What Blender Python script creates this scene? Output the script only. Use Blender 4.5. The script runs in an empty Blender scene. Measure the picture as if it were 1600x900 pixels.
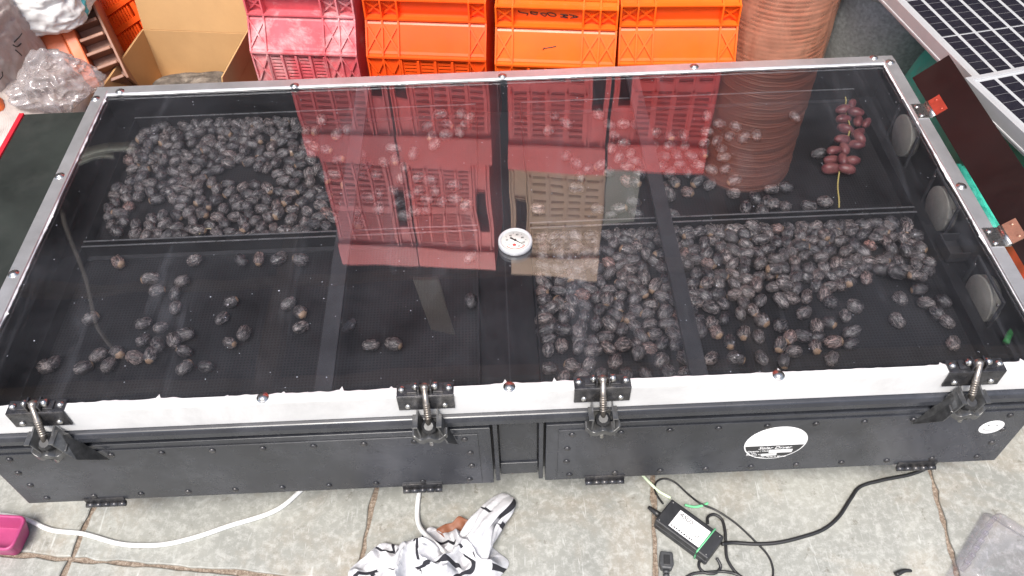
import bpy, bmesh, math, random
from mathutils import Vector, Matrix, Euler, noise

random.seed(7)
SC = bpy.context.scene
COL = SC.collection
R = math.radians

# ------------------------------------------------------------------ camera
CAM_LOC = Vector((-0.00335, -0.74427, 1.57764))
CAM_ROT = Euler((0.708946, 0.020740, -0.038297), 'XYZ')
FPX = 1295.2                                   # focal length in pixels of a 1600 px wide frame
cam = bpy.data.cameras.new('camera')
cam.sensor_width = 36.0
cam.lens = 36.0 * FPX / 1600.0
cam.clip_start = 0.02
cam.clip_end = 500
cam_ob = bpy.data.objects.new('camera', cam)
COL.objects.link(cam_ob)
cam_ob.location = CAM_LOC
cam_ob.rotation_euler = CAM_ROT
SC.camera = cam_ob

# ------------------------------------------------------------------ light
SUN_EL, SUN_AZ = R(62), R(196)                 # azimuth measured from +y, clockwise: behind the camera
world = bpy.data.worlds.new('World')
SC.world = world
world.use_nodes = True
wn = world.node_tree.nodes
wl = world.node_tree.links
bg = wn['Background']
sky = wn.new('ShaderNodeTexSky')
sky.sky_type = 'NISHITA'
sky.sun_disc = False
sky.sun_elevation = SUN_EL
sky.sun_rotation = SUN_AZ
sky.dust_density = 4.0
sky.air_density = 1.0
sky.ozone_density = 1.0
wl.new(sky.outputs[0], bg.inputs[0])
bg.inputs[1].default_value = 0.12
sun = bpy.data.lights.new('sun', 'SUN')
sun.energy = 2.4
sun.angle = R(20)
sun.color = (1.0, 0.97, 0.92)
sun_ob = bpy.data.objects.new('sun', sun)
COL.objects.link(sun_ob)
sd = Vector((math.sin(SUN_AZ) * math.cos(SUN_EL), math.cos(SUN_AZ) * math.cos(SUN_EL), math.sin(SUN_EL)))
sun_ob.rotation_euler = sd.to_track_quat('Z', 'Y').to_euler()
sun_ob.location = sd * 8

SC.view_settings.view_transform = 'Standard'
SC.view_settings.look = 'None'
SC.view_settings.gamma = 1.0
SC.view_settings.exposure = 0.95
SC.cycles.use_denoising = True
SC.cycles.max_bounces = 7
SC.cycles.transparent_max_bounces = 16
SC.cycles.glossy_bounces = 6
SC.cycles.transmission_bounces = 8

# ------------------------------------------------------------------ measuring: image point -> place
_RM = CAM_ROT.to_matrix()

def _ray(px, py):
    return _RM @ Vector(((px - 800) / FPX, -(py - 450) / FPX, -1.0))

def at(px, py, z):
    """the place at height z seen at (px, py) of the 1600x900 photograph"""
    d = _ray(px, py)
    return CAM_LOC + d * ((z - CAM_LOC.z) / d.z)

def at_y(px, py, y):
    d = _ray(px, py)
    return CAM_LOC + d * ((y - CAM_LOC.y) / d.y)

LID = 0.455

def mirrored_y(px, py, y):
    d = _ray(px, py)
    c = CAM_LOC + d * ((LID - CAM_LOC.z) / d.z)
    d = Vector((d.x, d.y, -d.z))
    return c + d * ((y - c.y) / d.y)

# ------------------------------------------------------------------ materials
def nodes_of(name):
    m = bpy.data.materials.new(name)
    m.use_nodes = True
    nt = m.node_tree
    return m, nt.nodes, nt.links, nt.nodes['Principled BSDF']

def tex_noise(n, l, vec, scale, detail=4, rough=0.6, dist=0.0):
    t = n.new('ShaderNodeTexNoise')
    t.inputs['Scale'].default_value = scale
    t.inputs['Detail'].default_value = detail
    t.inputs['Roughness'].default_value = rough
    t.inputs['Distortion'].default_value = dist
    if vec is not None:
        l.new(vec, t.inputs['Vector'])
    return t.outputs['Fac']

def ramp(n, l, fac, stops):
    r = n.new('ShaderNodeValToRGB')
    e = r.color_ramp.elements
    while len(e) < len(stops):
        e.new(0.5)
    for i, (p, c) in enumerate(stops):
        e[i].position = p
        e[i].color = (*c, 1) if len(c) == 3 else c
    l.new(fac, r.inputs[0])
    return r.outputs[0]

def mixc(n, l, fac, a, b, mode='MIX'):
    m = n.new('ShaderNodeMix')
    m.data_type = 'RGBA'
    m.blend_type = mode
    for sock, v in ((m.inputs[0], fac), (m.inputs[6], a), (m.inputs[7], b)):
        if hasattr(v, 'is_output') or isinstance(v, bpy.types.NodeSocket):
            l.new(v, sock)
        elif isinstance(v, (int, float)):
            sock.default_value = v
        else:
            sock.default_value = (*v, 1)
    return m.outputs[2]

def math_n(n, l, op, a, b=0.0, clamp=False):
    m = n.new('ShaderNodeMath')
    m.operation = op
    m.use_clamp = clamp
    for sock, v in ((m.inputs[0], a), (m.inputs[1], b)):
        if isinstance(v, bpy.types.NodeSocket):
            l.new(v, sock)
        else:
            sock.default_value = v
    return m.outputs[0]

def bump(n, l, b, height, strength=0.3, dist=0.002):
    bp = n.new('ShaderNodeBump')
    bp.inputs['Strength'].default_value = strength
    bp.inputs['Distance'].default_value = dist
    l.new(height, bp.inputs['Height'])
    l.new(bp.outputs[0], b.inputs['Normal'])

def coord(n, kind='Object'):
    return n.new('ShaderNodeTexCoord').outputs[kind]

def simple(name, col, rough=0.5, metal=0.0, var=0.25, scale=14.0, dirt=None, dirt_amt=0.5, bmp=0.0, bscale=60, spec=0.5, rvar=0.15, kind='Object'):
    m, n, l, b = nodes_of(name)
    v = coord(n, kind)
    f = tex_noise(n, l, v, scale, 5, 0.65)
    lo = tuple(c * (1 - var) for c in col)
    hi = tuple(min(1, c * (1 + var)) for c in col)
    c = ramp(n, l, f, [(0.3, lo), (0.7, hi)])
    if dirt:
        d = tex_noise(n, l, v, scale * 0.45, 8, 0.75, 0.4)
        dm = ramp(n, l, d, [(0.48, (0, 0, 0)), (0.68, (dirt_amt,) * 3)])
        c = mixc(n, l, dm, c, dirt)
    l.new(c, b.inputs['Base Color'])
    rf = math_n(n, l, 'MULTIPLY_ADD', tex_noise(n, l, v, scale * 2.3, 4, 0.6), rvar * 2)
    rf.node.inputs[2].default_value = rough - rvar
    l.new(rf, b.inputs['Roughness'])
    b.inputs['Metallic'].default_value = metal
    b.inputs['Specular IOR Level'].default_value = spec
    if bmp:
        bump(n, l, b, tex_noise(n, l, v, bscale, 5, 0.6), bmp, 0.002)
    return m

def stone_mat():
    m, n, l, b = nodes_of('kota_stone')
    tc = n.new('ShaderNodeTexCoord')
    oi = n.new('ShaderNodeObjectInfo')
    add = n.new('ShaderNodeVectorMath')
    add.operation = 'ADD'
    geo = n.new('ShaderNodeNewGeometry')
    l.new(geo.outputs['Position'], add.inputs[0])
    l.new(oi.outputs['Random'], add.inputs[1])
    v = add.outputs[0]
    base = ramp(n, l, tex_noise(n, l, v, 5.5, 8, 0.68, 0.3), [(0.24, (0.19, 0.195, 0.178)), (0.5, (0.262, 0.265, 0.24)), (0.74, (0.35, 0.35, 0.312))])
    warm = ramp(n, l, tex_noise(n, l, v, 4.0, 6, 0.7, 0.5), [(0.5, (0, 0, 0)), (0.74, (0.6,) * 3)])
    c = mixc(n, l, warm, base, (0.30, 0.24, 0.17))
    fine = ramp(n, l, tex_noise(n, l, v, 70, 6, 0.75), [(0.46, (0, 0, 0)), (0.7, (0.55,) * 3)])
    c = mixc(n, l, fine, c, (0.52, 0.52, 0.49))
    blot = ramp(n, l, tex_noise(n, l, v, 22, 5, 0.7, 0.8), [(0.57, (0, 0, 0)), (0.72, (0.6,) * 3)])
    c = mixc(n, l, blot, c, (0.45, 0.45, 0.42))
    dark = ramp(n, l, tex_noise(n, l, v, 38, 4, 0.7), [(0.28, (0.6,) * 3), (0.38, (0, 0, 0))])
    c = mixc(n, l, dark, c, (0.10, 0.085, 0.06))
    # scratches: thin stretched streaks in two directions
    for ang, sc in ((0.6, 26), (-0.9, 34), (1.5, 30), (2.2, 44)):
        mp = n.new('ShaderNodeMapping')
        mp.inputs['Rotation'].default_value = (0, 0, ang)
        mp.inputs['Scale'].default_value = (1.0, 0.12, 1)
        l.new(v, mp.inputs[0])
        s = ramp(n, l, tex_noise(n, l, mp.outputs[0], sc * 3.6, 3, 0.5, 0.9), [(0.66, (0, 0, 0)), (0.74, (0.5,) * 3)])
        gate = ramp(n, l, tex_noise(n, l, v, 9 + sc * 0.2, 3), [(0.48, (0, 0, 0)), (0.58, (1, 1, 1))])
        s = mixc(n, l, 1.0, s, gate, 'MULTIPLY')
        c = mixc(n, l, s, c, (0.55, 0.56, 0.54))
    l.new(c, b.inputs['Base Color'])
    b.inputs['Roughness'].default_value = 0.55
    bump(n, l, b, tex_noise(n, l, v, 90, 6, 0.7), 0.35, 0.002)
    return m

def mortar_mat():
    m, n, l, b = nodes_of('mortar')
    v = n.new('ShaderNodeNewGeometry').outputs['Position']
    c = ramp(n, l, tex_noise(n, l, v, 160, 5, 0.7), [(0.3, (0.10, 0.072, 0.055)), (0.5, (0.24, 0.185, 0.14)), (0.7, (0.44, 0.38, 0.32))])
    l.new(c, b.inputs['Base Color'])
    b.inputs['Roughness'].default_value = 0.95
    bump(n, l, b, tex_noise(n, l, v, 220, 5, 0.7), 0.8, 0.004)
    return m

def schlick(n, l, f0, normal=None):
    """reflectance that is the same from both faces of a thin sheet"""
    lw = n.new('ShaderNodeLayerWeight')
    lw.inputs['Blend'].default_value = 0.5
    if normal is not None:
        l.new(normal, lw.inputs['Normal'])
    p = math_n(n, l, 'POWER', lw.outputs['Facing'], 5.0)
    m = math_n(n, l, 'MULTIPLY', p, 1.0 - f0)
    return math_n(n, l, 'ADD', m, f0, True)

def glass_mat():
    """tinted lid glass, mirror-like face and a film of dust and painted bluish haze, with scratches"""
    m, n, l, b = nodes_of('lid_glass')
    n.remove(b)
    out = n['Material Output']
    v = coord(n)
    tr = n.new('ShaderNodeBsdfTransparent')
    tr.inputs[0].default_value = (0.91, 0.915, 0.925, 1)
    gl = n.new('ShaderNodeBsdfGlossy')
    gl.inputs['Roughness'].default_value = 0.004
    fr = schlick(n, l, 0.17)
    bp = n.new('ShaderNodeBump')
    bp.inputs['Strength'].default_value = 0.12
    bp.inputs['Distance'].default_value = 0.006
    l.new(tex_noise(n, l, v, 6.0, 1, 0.4), bp.inputs['Height'])
    l.new(bp.outputs[0], gl.inputs['Normal'])
    mx = n.new('ShaderNodeMixShader')
    l.new(fr, mx.inputs[0])
    l.new(tr.outputs[0], mx.inputs[1])
    l.new(gl.outputs[0], mx.inputs[2])
    df = n.new('ShaderNodeBsdfDiffuse')
    df.inputs[0].default_value = (0.60, 0.62, 0.70, 1)
    film = ramp(n, l, tex_noise(n, l, v, 3.0, 6, 0.7, 0.6), [(0.35, (0.004,) * 3), (0.7, (0.020,) * 3)])  # bluish dust film also paints a haze over the glass
    mp = n.new('ShaderNodeMapping')
    mp.inputs['Rotation'].default_value = (0, 0, 0.5)
    mp.inputs['Scale'].default_value = (1, 0.12, 1)
    l.new(v, mp.inputs[0])
    smear = ramp(n, l, tex_noise(n, l, mp.outputs[0], 16, 5, 0.7, 0.8), [(0.55, (0, 0, 0)), (0.8, (0.035,) * 3)])
    vo = n.new('ShaderNodeTexVoronoi')
    vo.inputs['Scale'].default_value = 38
    l.new(v, vo.inputs['Vector'])
    rad = math_n(n, l, 'MULTIPLY', tex_noise(n, l, v, 11, 2), 0.11)
    dot = math_n(n, l, 'LESS_THAN', vo.outputs['Distance'], math_n(n, l, 'SUBTRACT', rad, 0.022))
    dot = math_n(n, l, 'MULTIPLY', dot, 0.55)
    fac = math_n(n, l, 'ADD', math_n(n, l, 'ADD', film, smear), dot, True)
    mx2 = n.new('ShaderNodeMixShader')
    l.new(fac, mx2.inputs[0])
    l.new(mx.outputs[0], mx2.inputs[1])
    l.new(df.outputs[0], mx2.inputs[2])
    l.new(mx2.outputs[0], out.inputs[0])
    return m

def film_mat(name, tint=(0.93, 0.93, 0.95), milk=0.12, milk_col=(0.75, 0.74, 0.76), ior=1.5, rough=0.12, bscale=30, bstr=0.6):
    """thin clear or milky plastic"""
    m, n, l, b = nodes_of(name)
    n.remove(b)
    out = n['Material Output']
    v = coord(n)
    tr = n.new('ShaderNodeBsdfTransparent')
    tr.inputs[0].default_value = (*tint, 1)
    gl = n.new('ShaderNodeBsdfGlossy')
    gl.inputs['Roughness'].default_value = rough
    bp = n.new('ShaderNodeBump')
    bp.inputs['Strength'].default_value = bstr
    bp.inputs['Distance'].default_value = 0.01
    l.new(tex_noise(n, l, v, bscale, 3, 0.5, 1.2), bp.inputs['Height'])
    l.new(bp.outputs[0], gl.inputs['Normal'])
    fr = schlick(n, l, ((ior - 1) / (ior + 1)) ** 2)
    mx = n.new('ShaderNodeMixShader')
    l.new(fr, mx.inputs[0])
    l.new(tr.outputs[0], mx.inputs[1])
    l.new(gl.outputs[0], mx.inputs[2])
    df = n.new('ShaderNodeBsdfDiffuse')
    df.inputs[0].default_value = (*milk_col, 1)
    mx2 = n.new('ShaderNodeMixShader')
    f = ramp(n, l, tex_noise(n, l, v, bscale * 0.7, 5, 0.6, 0.8), [(0.3, (milk * 0.5,) * 3), (0.75, (milk * 1.6,) * 3)])
    l.new(f, mx2.inputs[0])
    l.new(mx.outputs[0], mx2.inputs[1])
    l.new(df.outputs[0], mx2.inputs[2])
    l.new(mx2.outputs[0], out.inputs[0])
    return m

def date_mat():
    m, n, l, b = nodes_of('wrinkled_date_skin')
    at1 = n.new('ShaderNodeAttribute')
    at1.attribute_name = 'lc'
    v = at1.outputs['Vector']
    at2 = n.new('ShaderNodeAttribute')
    at2.attribute_name = 'rv'
    oi = n.new('ShaderNodeObjectInfo')
    add = n.new('ShaderNodeVectorMath')
    add.operation = 'ADD'
    rnd = math_n(n, l, 'FRACT', math_n(n, l, 'ADD', oi.outputs['Random'], at2.outputs['Fac']))
    mulr = math_n(n, l, 'MULTIPLY', rnd, 3.0)
    l.new(v, add.inputs[0])
    l.new(mulr, add.inputs[1])
    mp = n.new('ShaderNodeMapping')
    mp.inputs['Scale'].default_value = (0.28, 1, 1)
    l.new(add.outputs[0], mp.inputs[0])
    wr = tex_noise(n, l, mp.outputs[0], 260, 4, 0.6, 1.6)
    base = ramp(n, l, wr, [(0.36, (0.016, 0.0145, 0.015)), (0.5, (0.095, 0.085, 0.085)), (0.64, (0.42, 0.37, 0.355))])
    tone = ramp(n, l, rnd, [(0.0, (0.45, 0.45, 0.48)), (0.35, (0.8, 0.79, 0.81)), (0.8, (1.1, 1.05, 1.03)), (0.96, (1.2, 1.05, 1.0)), (1.0, (1.8, 1.1, 0.95))])
    c = mixc(n, l, 1.0, base, tone, 'MULTIPLY')
    # pale stalk end on some of them
    sep = n.new('ShaderNodeSeparateXYZ')
    l.new(v, sep.inputs[0])
    tip = math_n(n, l, 'GREATER_THAN', sep.outputs[0], 0.0128)
    some = math_n(n, l, 'GREATER_THAN', math_n(n, l, 'FRACT', math_n(n, l, 'MULTIPLY', rnd, 17.3)), 0.72)
    c = mixc(n, l, math_n(n, l, 'MULTIPLY', tip, some), c, (0.42, 0.27, 0.17))
    l.new(c, b.inputs['Base Color'])
    rr = ramp(n, l, tex_noise(n, l, add.outputs[0], 60, 3), [(0.35, (0.12,) * 3), (0.65, (0.42,) * 3)])
    l.new(rr, b.inputs['Roughness'])
    b.inputs['Specular IOR Level'].default_value = 1.0
    bump(n, l, b, wr, 0.9, 0.0022)
    return m

def perforated_mat():
    """black sheet with rows of small round holes"""
    m, n, l, b = nodes_of('perforated_black_sheet')
    v = coord(n)
    vo = n.new('ShaderNodeTexVoronoi')
    vo.inputs['Scale'].default_value = 1 / 0.0062
    vo.inputs['Randomness'].default_value = 0.0
    vo.voronoi_dimensions = '2D'
    l.new(v, vo.inputs['Vector'])
    hole = math_n(n, l, 'LESS_THAN', vo.outputs['Distance'], 0.30)
    f = tex_noise(n, l, v, 9, 6, 0.7)
    c = ramp(n, l, f, [(0.3, (0.012, 0.012, 0.014)), (0.7, (0.035, 0.034, 0.037))])
    dust = ramp(n, l, tex_noise(n, l, v, 120, 3, 0.8), [(0.62, (0, 0, 0)), (0.78, (0.25,) * 3)])
    c = mixc(n, l, dust, c, (0.13, 0.12, 0.11))
    c = mixc(n, l, hole, c, (0.002, 0.002, 0.002))
    l.new(c, b.inputs['Base Color'])
    b.inputs['Roughness'].default_value = 0.42
    return m

def striped_cloth_mat():
    m, n, l, b = nodes_of('striped_cotton')
    uv = coord(n, 'UV')
    sep = n.new('ShaderNodeSeparateXYZ')
    l.new(uv, sep.inputs[0])
    def stripes(chan, freq, width, off=0.0):
        a = math_n(n, l, 'FRACT', math_n(n, l, 'ADD', math_n(n, l, 'MULTIPLY', sep.outputs[chan], freq), off))
        return math_n(n, l, 'LESS_THAN', a, width)
    ga = ramp(n, l, tex_noise(n, l, uv, 3.2, 1), [(0.46, (0, 0, 0)), (0.47, (1, 1, 1))])
    gb = ramp(n, l, tex_noise(n, l, uv, 4.1, 1), [(0.52, (1, 1, 1)), (0.53, (0, 0, 0))])
    s = math_n(n, l, 'MAXIMUM', math_n(n, l, 'MULTIPLY', stripes(0, 3.1, 0.10, 0.62), ga), math_n(n, l, 'MULTIPLY', stripes(1, 3.4, 0.12, 0.30), gb))
    grime_shade = ramp(n, l, tex_noise(n, l, coord(n), 18, 7, 0.75), [(0.46, (0, 0, 0)), (0.72, (0.7,) * 3)])  # grey patches paint fold shading in along with grime
    c = mixc(n, l, grime_shade, (0.60, 0.60, 0.62), (0.22, 0.215, 0.23))
    c = mixc(n, l, s, c, (0.018, 0.018, 0.024))
    l.new(c, b.inputs['Base Color'])
    b.inputs['Roughness'].default_value = 0.9
    bump(n, l, b, tex_noise(n, l, coord(n), 260, 3), 0.3, 0.001)
    return m

def sack_mat(name, base, stripe=None, stripe_at=0.5, stripe_w=0.02, print_col=None):
    m, n, l, b = nodes_of(name)
    v = coord(n, 'Generated')
    c = ramp(n, l, tex_noise(n, l, v, 6, 8, 0.72, 0.3), [(0.3, tuple(x * 0.7 for x in base)), (0.65, base)])
    fleck = ramp(n, l, tex_noise(n, l, v, 45, 5, 0.7), [(0.6, (0, 0, 0)), (0.75, (0.35,) * 3)])
    c = mixc(n, l, fleck, c, (0.45, 0.33, 0.25))
    if stripe:
        sep = n.new('ShaderNodeSeparateXYZ')
        l.new(v, sep.inputs[0])
        k = math_n(n, l, 'ADD', math_n(n, l, 'MULTIPLY', sep.outputs[0], 0.55), sep.outputs[1])
        d = math_n(n, l, 'ABSOLUTE', math_n(n, l, 'SUBTRACT', k, stripe_at))
        c = mixc(n, l, math_n(n, l, 'LESS_THAN', d, stripe_w), c, stripe)
    l.new(c, b.inputs['Base Color'])
    b.inputs['Roughness'].default_value = 0.55
    wv = n.new('ShaderNodeTexWave')
    wv.inputs['Scale'].default_value = 60
    l.new(v, wv.inputs[0])
    bump(n, l, b, wv.outputs['Fac'], 0.2, 0.002)
    return m

def cell_mat():
    m, n, l, b = nodes_of('solar_cell')
    v = coord(n)
    sep = n.new('ShaderNodeSeparateXYZ')
    l.new(v, sep.inputs[0])
    a = math_n(n, l, 'FRACT', math_n(n, l, 'MULTIPLY', sep.outputs[1], 1 / 0.027))
    line = math_n(n, l, 'LESS_THAN', a, 0.05)
    c = ramp(n, l, tex_noise(n, l, v, 18, 5, 0.7), [(0.3, (0.010, 0.010, 0.016)), (0.7, (0.024, 0.022, 0.030))])
    c = mixc(n, l, line, c, (0.13, 0.13, 0.135))
    l.new(c, b.inputs['Base Color'])
    b.inputs['Roughness'].default_value = 0.16
    return m

def rust_plate_mat():
    return simple('brown_black_laminate', (0.011, 0.0065, 0.0065), 0.40, 0, 0.3, 5, dirt=(0.022, 0.015, 0.014), dirt_amt=0.6, spec=0.3)

M = {}
M['stone'] = stone_mat()
M['mortar'] = mortar_mat()
M['glass'] = glass_mat()
M['date'] = date_mat()
M['perf'] = perforated_mat()
M['cloth'] = striped_cloth_mat()
M['alu'] = simple('brushed_aluminium', (0.62, 0.62, 0.63), 0.36, 0.75, 0.12, 9, dirt=(0.35, 0.34, 0.33), dirt_amt=0.35)
M['alu_front'] = simple('overlit_aluminium', (0.64, 0.64, 0.64), 0.38, 0.1, 0.08, 7, dirt=(0.34, 0.33, 0.33), dirt_amt=0.45)  # front bar's aluminium coloured near-white for the strong light on it
M['steel'] = simple('zinc_steel', (0.50, 0.49, 0.47), 0.28, 0.95, 0.2, 60)
M['steel_dark'] = simple('blackened_steel', (0.055, 0.055, 0.06), 0.30, 0.6, 0.5, 70, dirt=(0.22, 0.20, 0.18), dirt_amt=0.35)
M['steel_worn'] = simple('worn_bolt_steel', (0.30, 0.27, 0.24), 0.34, 0.85, 0.4, 90, dirt=(0.12, 0.09, 0.07), dirt_amt=0.6)
M['steel_mid'] = simple('worn_grey_steel', (0.12, 0.12, 0.12), 0.35, 0.7, 0.4, 70, dirt=(0.08, 0.08, 0.08), dirt_amt=0.5)
M['black'] = simple('black_enamel', (0.026, 0.028, 0.034), 0.27, 0.0, 0.35, 5, dirt=(0.075, 0.078, 0.09), dirt_amt=0.7, rvar=0.12, bmp=0.06, bscale=14)  # bluish cast of base and dirt colours paints in some sky sheen
M['black_in'] = simple('matt_black_paint', (0.013, 0.013, 0.015), 0.42, 0.0, 0.4, 8, dirt=(0.030, 0.030, 0.036), dirt_amt=0.4)
M['lip'] = simple('highlight_edge', (0.30, 0.30, 0.31), 0.3, 0.5, 0.3, 20)  # tray lips coloured bright to paint in their highlight lines
M['margin'] = simple('dull_sheet_margin', (0.05, 0.05, 0.055), 0.35, 0.2, 0.3, 20)
M['bar'] = simple('charcoal_flat_bar', (0.06, 0.06, 0.066), 0.38, 0.1, 0.3, 12, dirt=(0.09, 0.09, 0.095), dirt_amt=0.5)
M['flap'] = rust_plate_mat()
M['flap_green'] = simple('green_black_board', (0.022, 0.026, 0.023), 0.45, 0, 0.35, 5, dirt=(0.06, 0.06, 0.055), dirt_amt=0.5)
M['red_edge'] = simple('red_edge_tape', (0.55, 0.02, 0.035), 0.45, 0, 0.15, 30)
M['seal'] = simple('white_silicone', (0.82, 0.82, 0.82), 0.5, 0, 0.05, 40, bmp=0.5, bscale=120)
M['mesh_disc'] = simple('grey_filter_mesh', (0.40, 0.38, 0.33), 0.75, 0, 0.15, 30, dirt=(0.24, 0.22, 0.19), dirt_amt=0.5)
M['copper'] = simple('red_brown_primer', (0.40, 0.07, 0.045), 0.35, 0.5, 0.2, 60)
M['tan_leaf'] = simple('tan_hinge_leaf', (0.42, 0.24, 0.17), 0.35, 0.6, 0.2, 60)
M['dial'] = simple('dial_face', (0.56, 0.55, 0.52), 0.5, 0, 0.04, 30)
M['dial_rim'] = simple('grey_bezel', (0.42, 0.42, 0.43), 0.3, 0, 0.05, 30)
M['dial_red'] = simple('dial_red_ink', (0.62, 0.07, 0.06), 0.5, 0, 0.1, 60)
M['ink'] = simple('black_ink', (0.02, 0.018, 0.018), 0.5, 0, 0.1, 60)
M['ink_grey'] = simple('faded_grey_ink', (0.55, 0.55, 0.55), 0.5, 0, 0.1, 60)
M['orange'] = simple('orange_crate_plastic', (0.88, 0.125, 0.010), 0.36, 0, 0.10, 6, dirt=(0.50, 0.075, 0.02), dirt_amt=0.35)
M['orange2'] = simple('red_orange_crate_plastic', (0.86, 0.092, 0.010), 0.36, 0, 0.10, 6, dirt=(0.45, 0.055, 0.02), dirt_amt=0.35)
M['pink'] = simple('pink_crate_plastic', (0.60, 0.105, 0.125), 0.45, 0, 0.25, 14, dirt=(0.74, 0.46, 0.46), dirt_amt=0.95)
M['rose'] = simple('rose_red_crate_plastic', (0.62, 0.055, 0.060), 0.40, 0, 0.15, 6, dirt=(0.50, 0.075, 0.08), dirt_amt=0.5)
M['red'] = simple('red_crate_plastic', (0.76, 0.030, 0.022), 0.40, 0, 0.12, 6, dirt=(0.4, 0.04, 0.03), dirt_amt=0.4)
M['tan'] = simple('tan_crate_plastic', (0.42, 0.22, 0.09), 0.45, 0, 0.12, 6, dirt=(0.30, 0.15, 0.07), dirt_amt=0.4)
M['old_orange'] = simple('grimy_orange_plastic', (0.60, 0.13, 0.04), 0.5, 0, 0.15, 8, dirt=(0.10, 0.065, 0.05), dirt_amt=0.85)
M['fin'] = simple('grimy_brown_plastic', (0.26, 0.12, 0.075), 0.55, 0, 0.25, 10, dirt=(0.09, 0.07, 0.06), dirt_amt=0.8)
M['card'] = simple('corrugated_cardboard', (0.50, 0.30, 0.135), 0.85, 0, 0.08, 5, dirt=(0.42, 0.24, 0.10), dirt_amt=0.5, bmp=0.15, bscale=40)
M['terra'] = simple('terracotta_plastic', (0.54, 0.18, 0.105), 0.5, 0, 0.15, 8, dirt=(0.36, 0.12, 0.07), dirt_amt=0.4)
M['greybin'] = simple('mottled_grey_plastic', (0.42, 0.445, 0.445), 0.55, 0, 0.3, 90, dirt=(0.20, 0.21, 0.21), dirt_amt=0.4)
M['wrap'] = film_mat('stretch_wrap', (0.96, 0.94, 0.93), 0.46, (0.66, 0.32, 0.22), 2.2, 0.07, 11, 1.0)
M['bag'] = film_mat('clear_polythene', (0.88, 0.86, 0.86), 0.30, (0.50, 0.46, 0.46), 1.7, 0.09, 7, 0.6)
M['clear'] = film_mat('clear_rigid_plastic', (0.93, 0.92, 0.95), 0.045, (0.62, 0.60, 0.68), 1.6, 0.05, 12, 0.35)
M['tarp'] = simple('teal_tarpaulin', (0.06, 0.52, 0.40), 0.5, 0, 0.2, 10, dirt=(0.30, 0.36, 0.28), dirt_amt=0.6, bmp=0.3, bscale=30)
M['tarp_o'] = simple('orange_red_sheet', (0.75, 0.10, 0.04), 0.5, 0, 0.15, 10)
M['cell'] = cell_mat()
M['backsheet'] = simple('white_backsheet', (0.40, 0.41, 0.42), 0.3, 0, 0.05, 20)
M['panel_frame'] = simple('anodised_panel_frame', (0.52, 0.52, 0.53), 0.38, 0.35, 0.06, 12)
M['white_pvc'] = simple('white_cable_sheath', (0.78, 0.78, 0.77), 0.45, 0, 0.05, 30)
M['black_pvc'] = simple('black_cable_sheath', (0.018, 0.018, 0.019), 0.42, 0, 0.2, 40)
M['adapter'] = simple('black_adapter_shell', (0.022, 0.023, 0.026), 0.45, 0, 0.2, 60, dirt=(0.06, 0.06, 0.06), dirt_amt=0.4)
M['grey_plug'] = simple('dark_grey_plug_shell', (0.05, 0.052, 0.055), 0.5, 0, 0.2, 60)
M['label'] = simple('white_sticker', (0.80, 0.80, 0.80), 0.45, 0, 0.03, 30)
M['green_band'] = simple('green_rubber', (0.16, 0.55, 0.27), 0.45, 0, 0.12, 40)
M['pale_green'] = simple('pale_green_wire', (0.62, 0.72, 0.52), 0.45, 0, 0.12, 40)
M['pink_scoop'] = simple('dull_magenta_plastic', (0.38, 0.055, 0.16), 0.4, 0, 0.12, 10, dirt=(0.55, 0.14, 0.30), dirt_amt=0.4)
M['leaf'] = simple('dry_brown_leaf', (0.23, 0.085, 0.042), 0.6, 0, 0.25, 20, dirt=(0.22, 0.09, 0.05), dirt_amt=0.5)
M['fresh'] = simple('red_purple_date_skin', (0.20, 0.055, 0.06), 0.34, 0, 0.45, 60, dirt=(0.36, 0.16, 0.13), dirt_amt=0.7, bmp=0.3, bscale=150)
M['stalk'] = simple('yellow_stalk', (0.62, 0.50, 0.17), 0.6, 0, 0.15, 40)
M['straw'] = simple('pale_straw', (0.70, 0.58, 0.36), 0.6, 0, 0.15, 40)
M['roof'] = simple('dark_roof_sheet', (0.026, 0.028, 0.036), 0.8, 0, 0.3, 3, dirt=(0.045, 0.042, 0.046), dirt_amt=0.5)  # near-black blue-grey with slightly paler patches
M['wall'] = simple('dark_plaster', (0.04, 0.039, 0.042), 0.9, 0, 0.3, 2.5, dirt=(0.07, 0.062, 0.055), dirt_amt=0.5)  # near-black grey with slightly paler patches
M['board'] = simple('grey_green_board', (0.34, 0.35, 0.29), 0.8, 0, 0.12, 4)
M['timber'] = simple('old_timber', (0.09, 0.075, 0.06), 0.8, 0, 0.2, 6)
M['sack_white'] = sack_mat('white_woven_sack', (0.78, 0.77, 0.75), (0.10, 0.48, 0.52), 0.80, 0.022)
M['sack_grey'] = sack_mat('grey_printed_sack', (0.46, 0.40, 0.37))
M['sack_orange'] = simple('orange_sack_print', (0.78, 0.16, 0.04), 0.5, 0, 0.15, 20)
M['purple'] = simple('violet_blue_plastic', (0.10, 0.07, 0.42), 0.25, 0, 0.15, 30)
M['sticker_black'] = simple('black_sticker_print', (0.028, 0.028, 0.03), 0.5, 0, 0.05, 30)
M['green_tube'] = simple('green_curve', (0.04, 0.30, 0.07), 0.3, 0, 0.15, 30)
M['debris'] = simple('grey_brown_scrap', (0.10, 0.085, 0.072), 0.9, 0, 0.5, 45, dirt=(0.34, 0.30, 0.25), dirt_amt=0.7)

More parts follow.
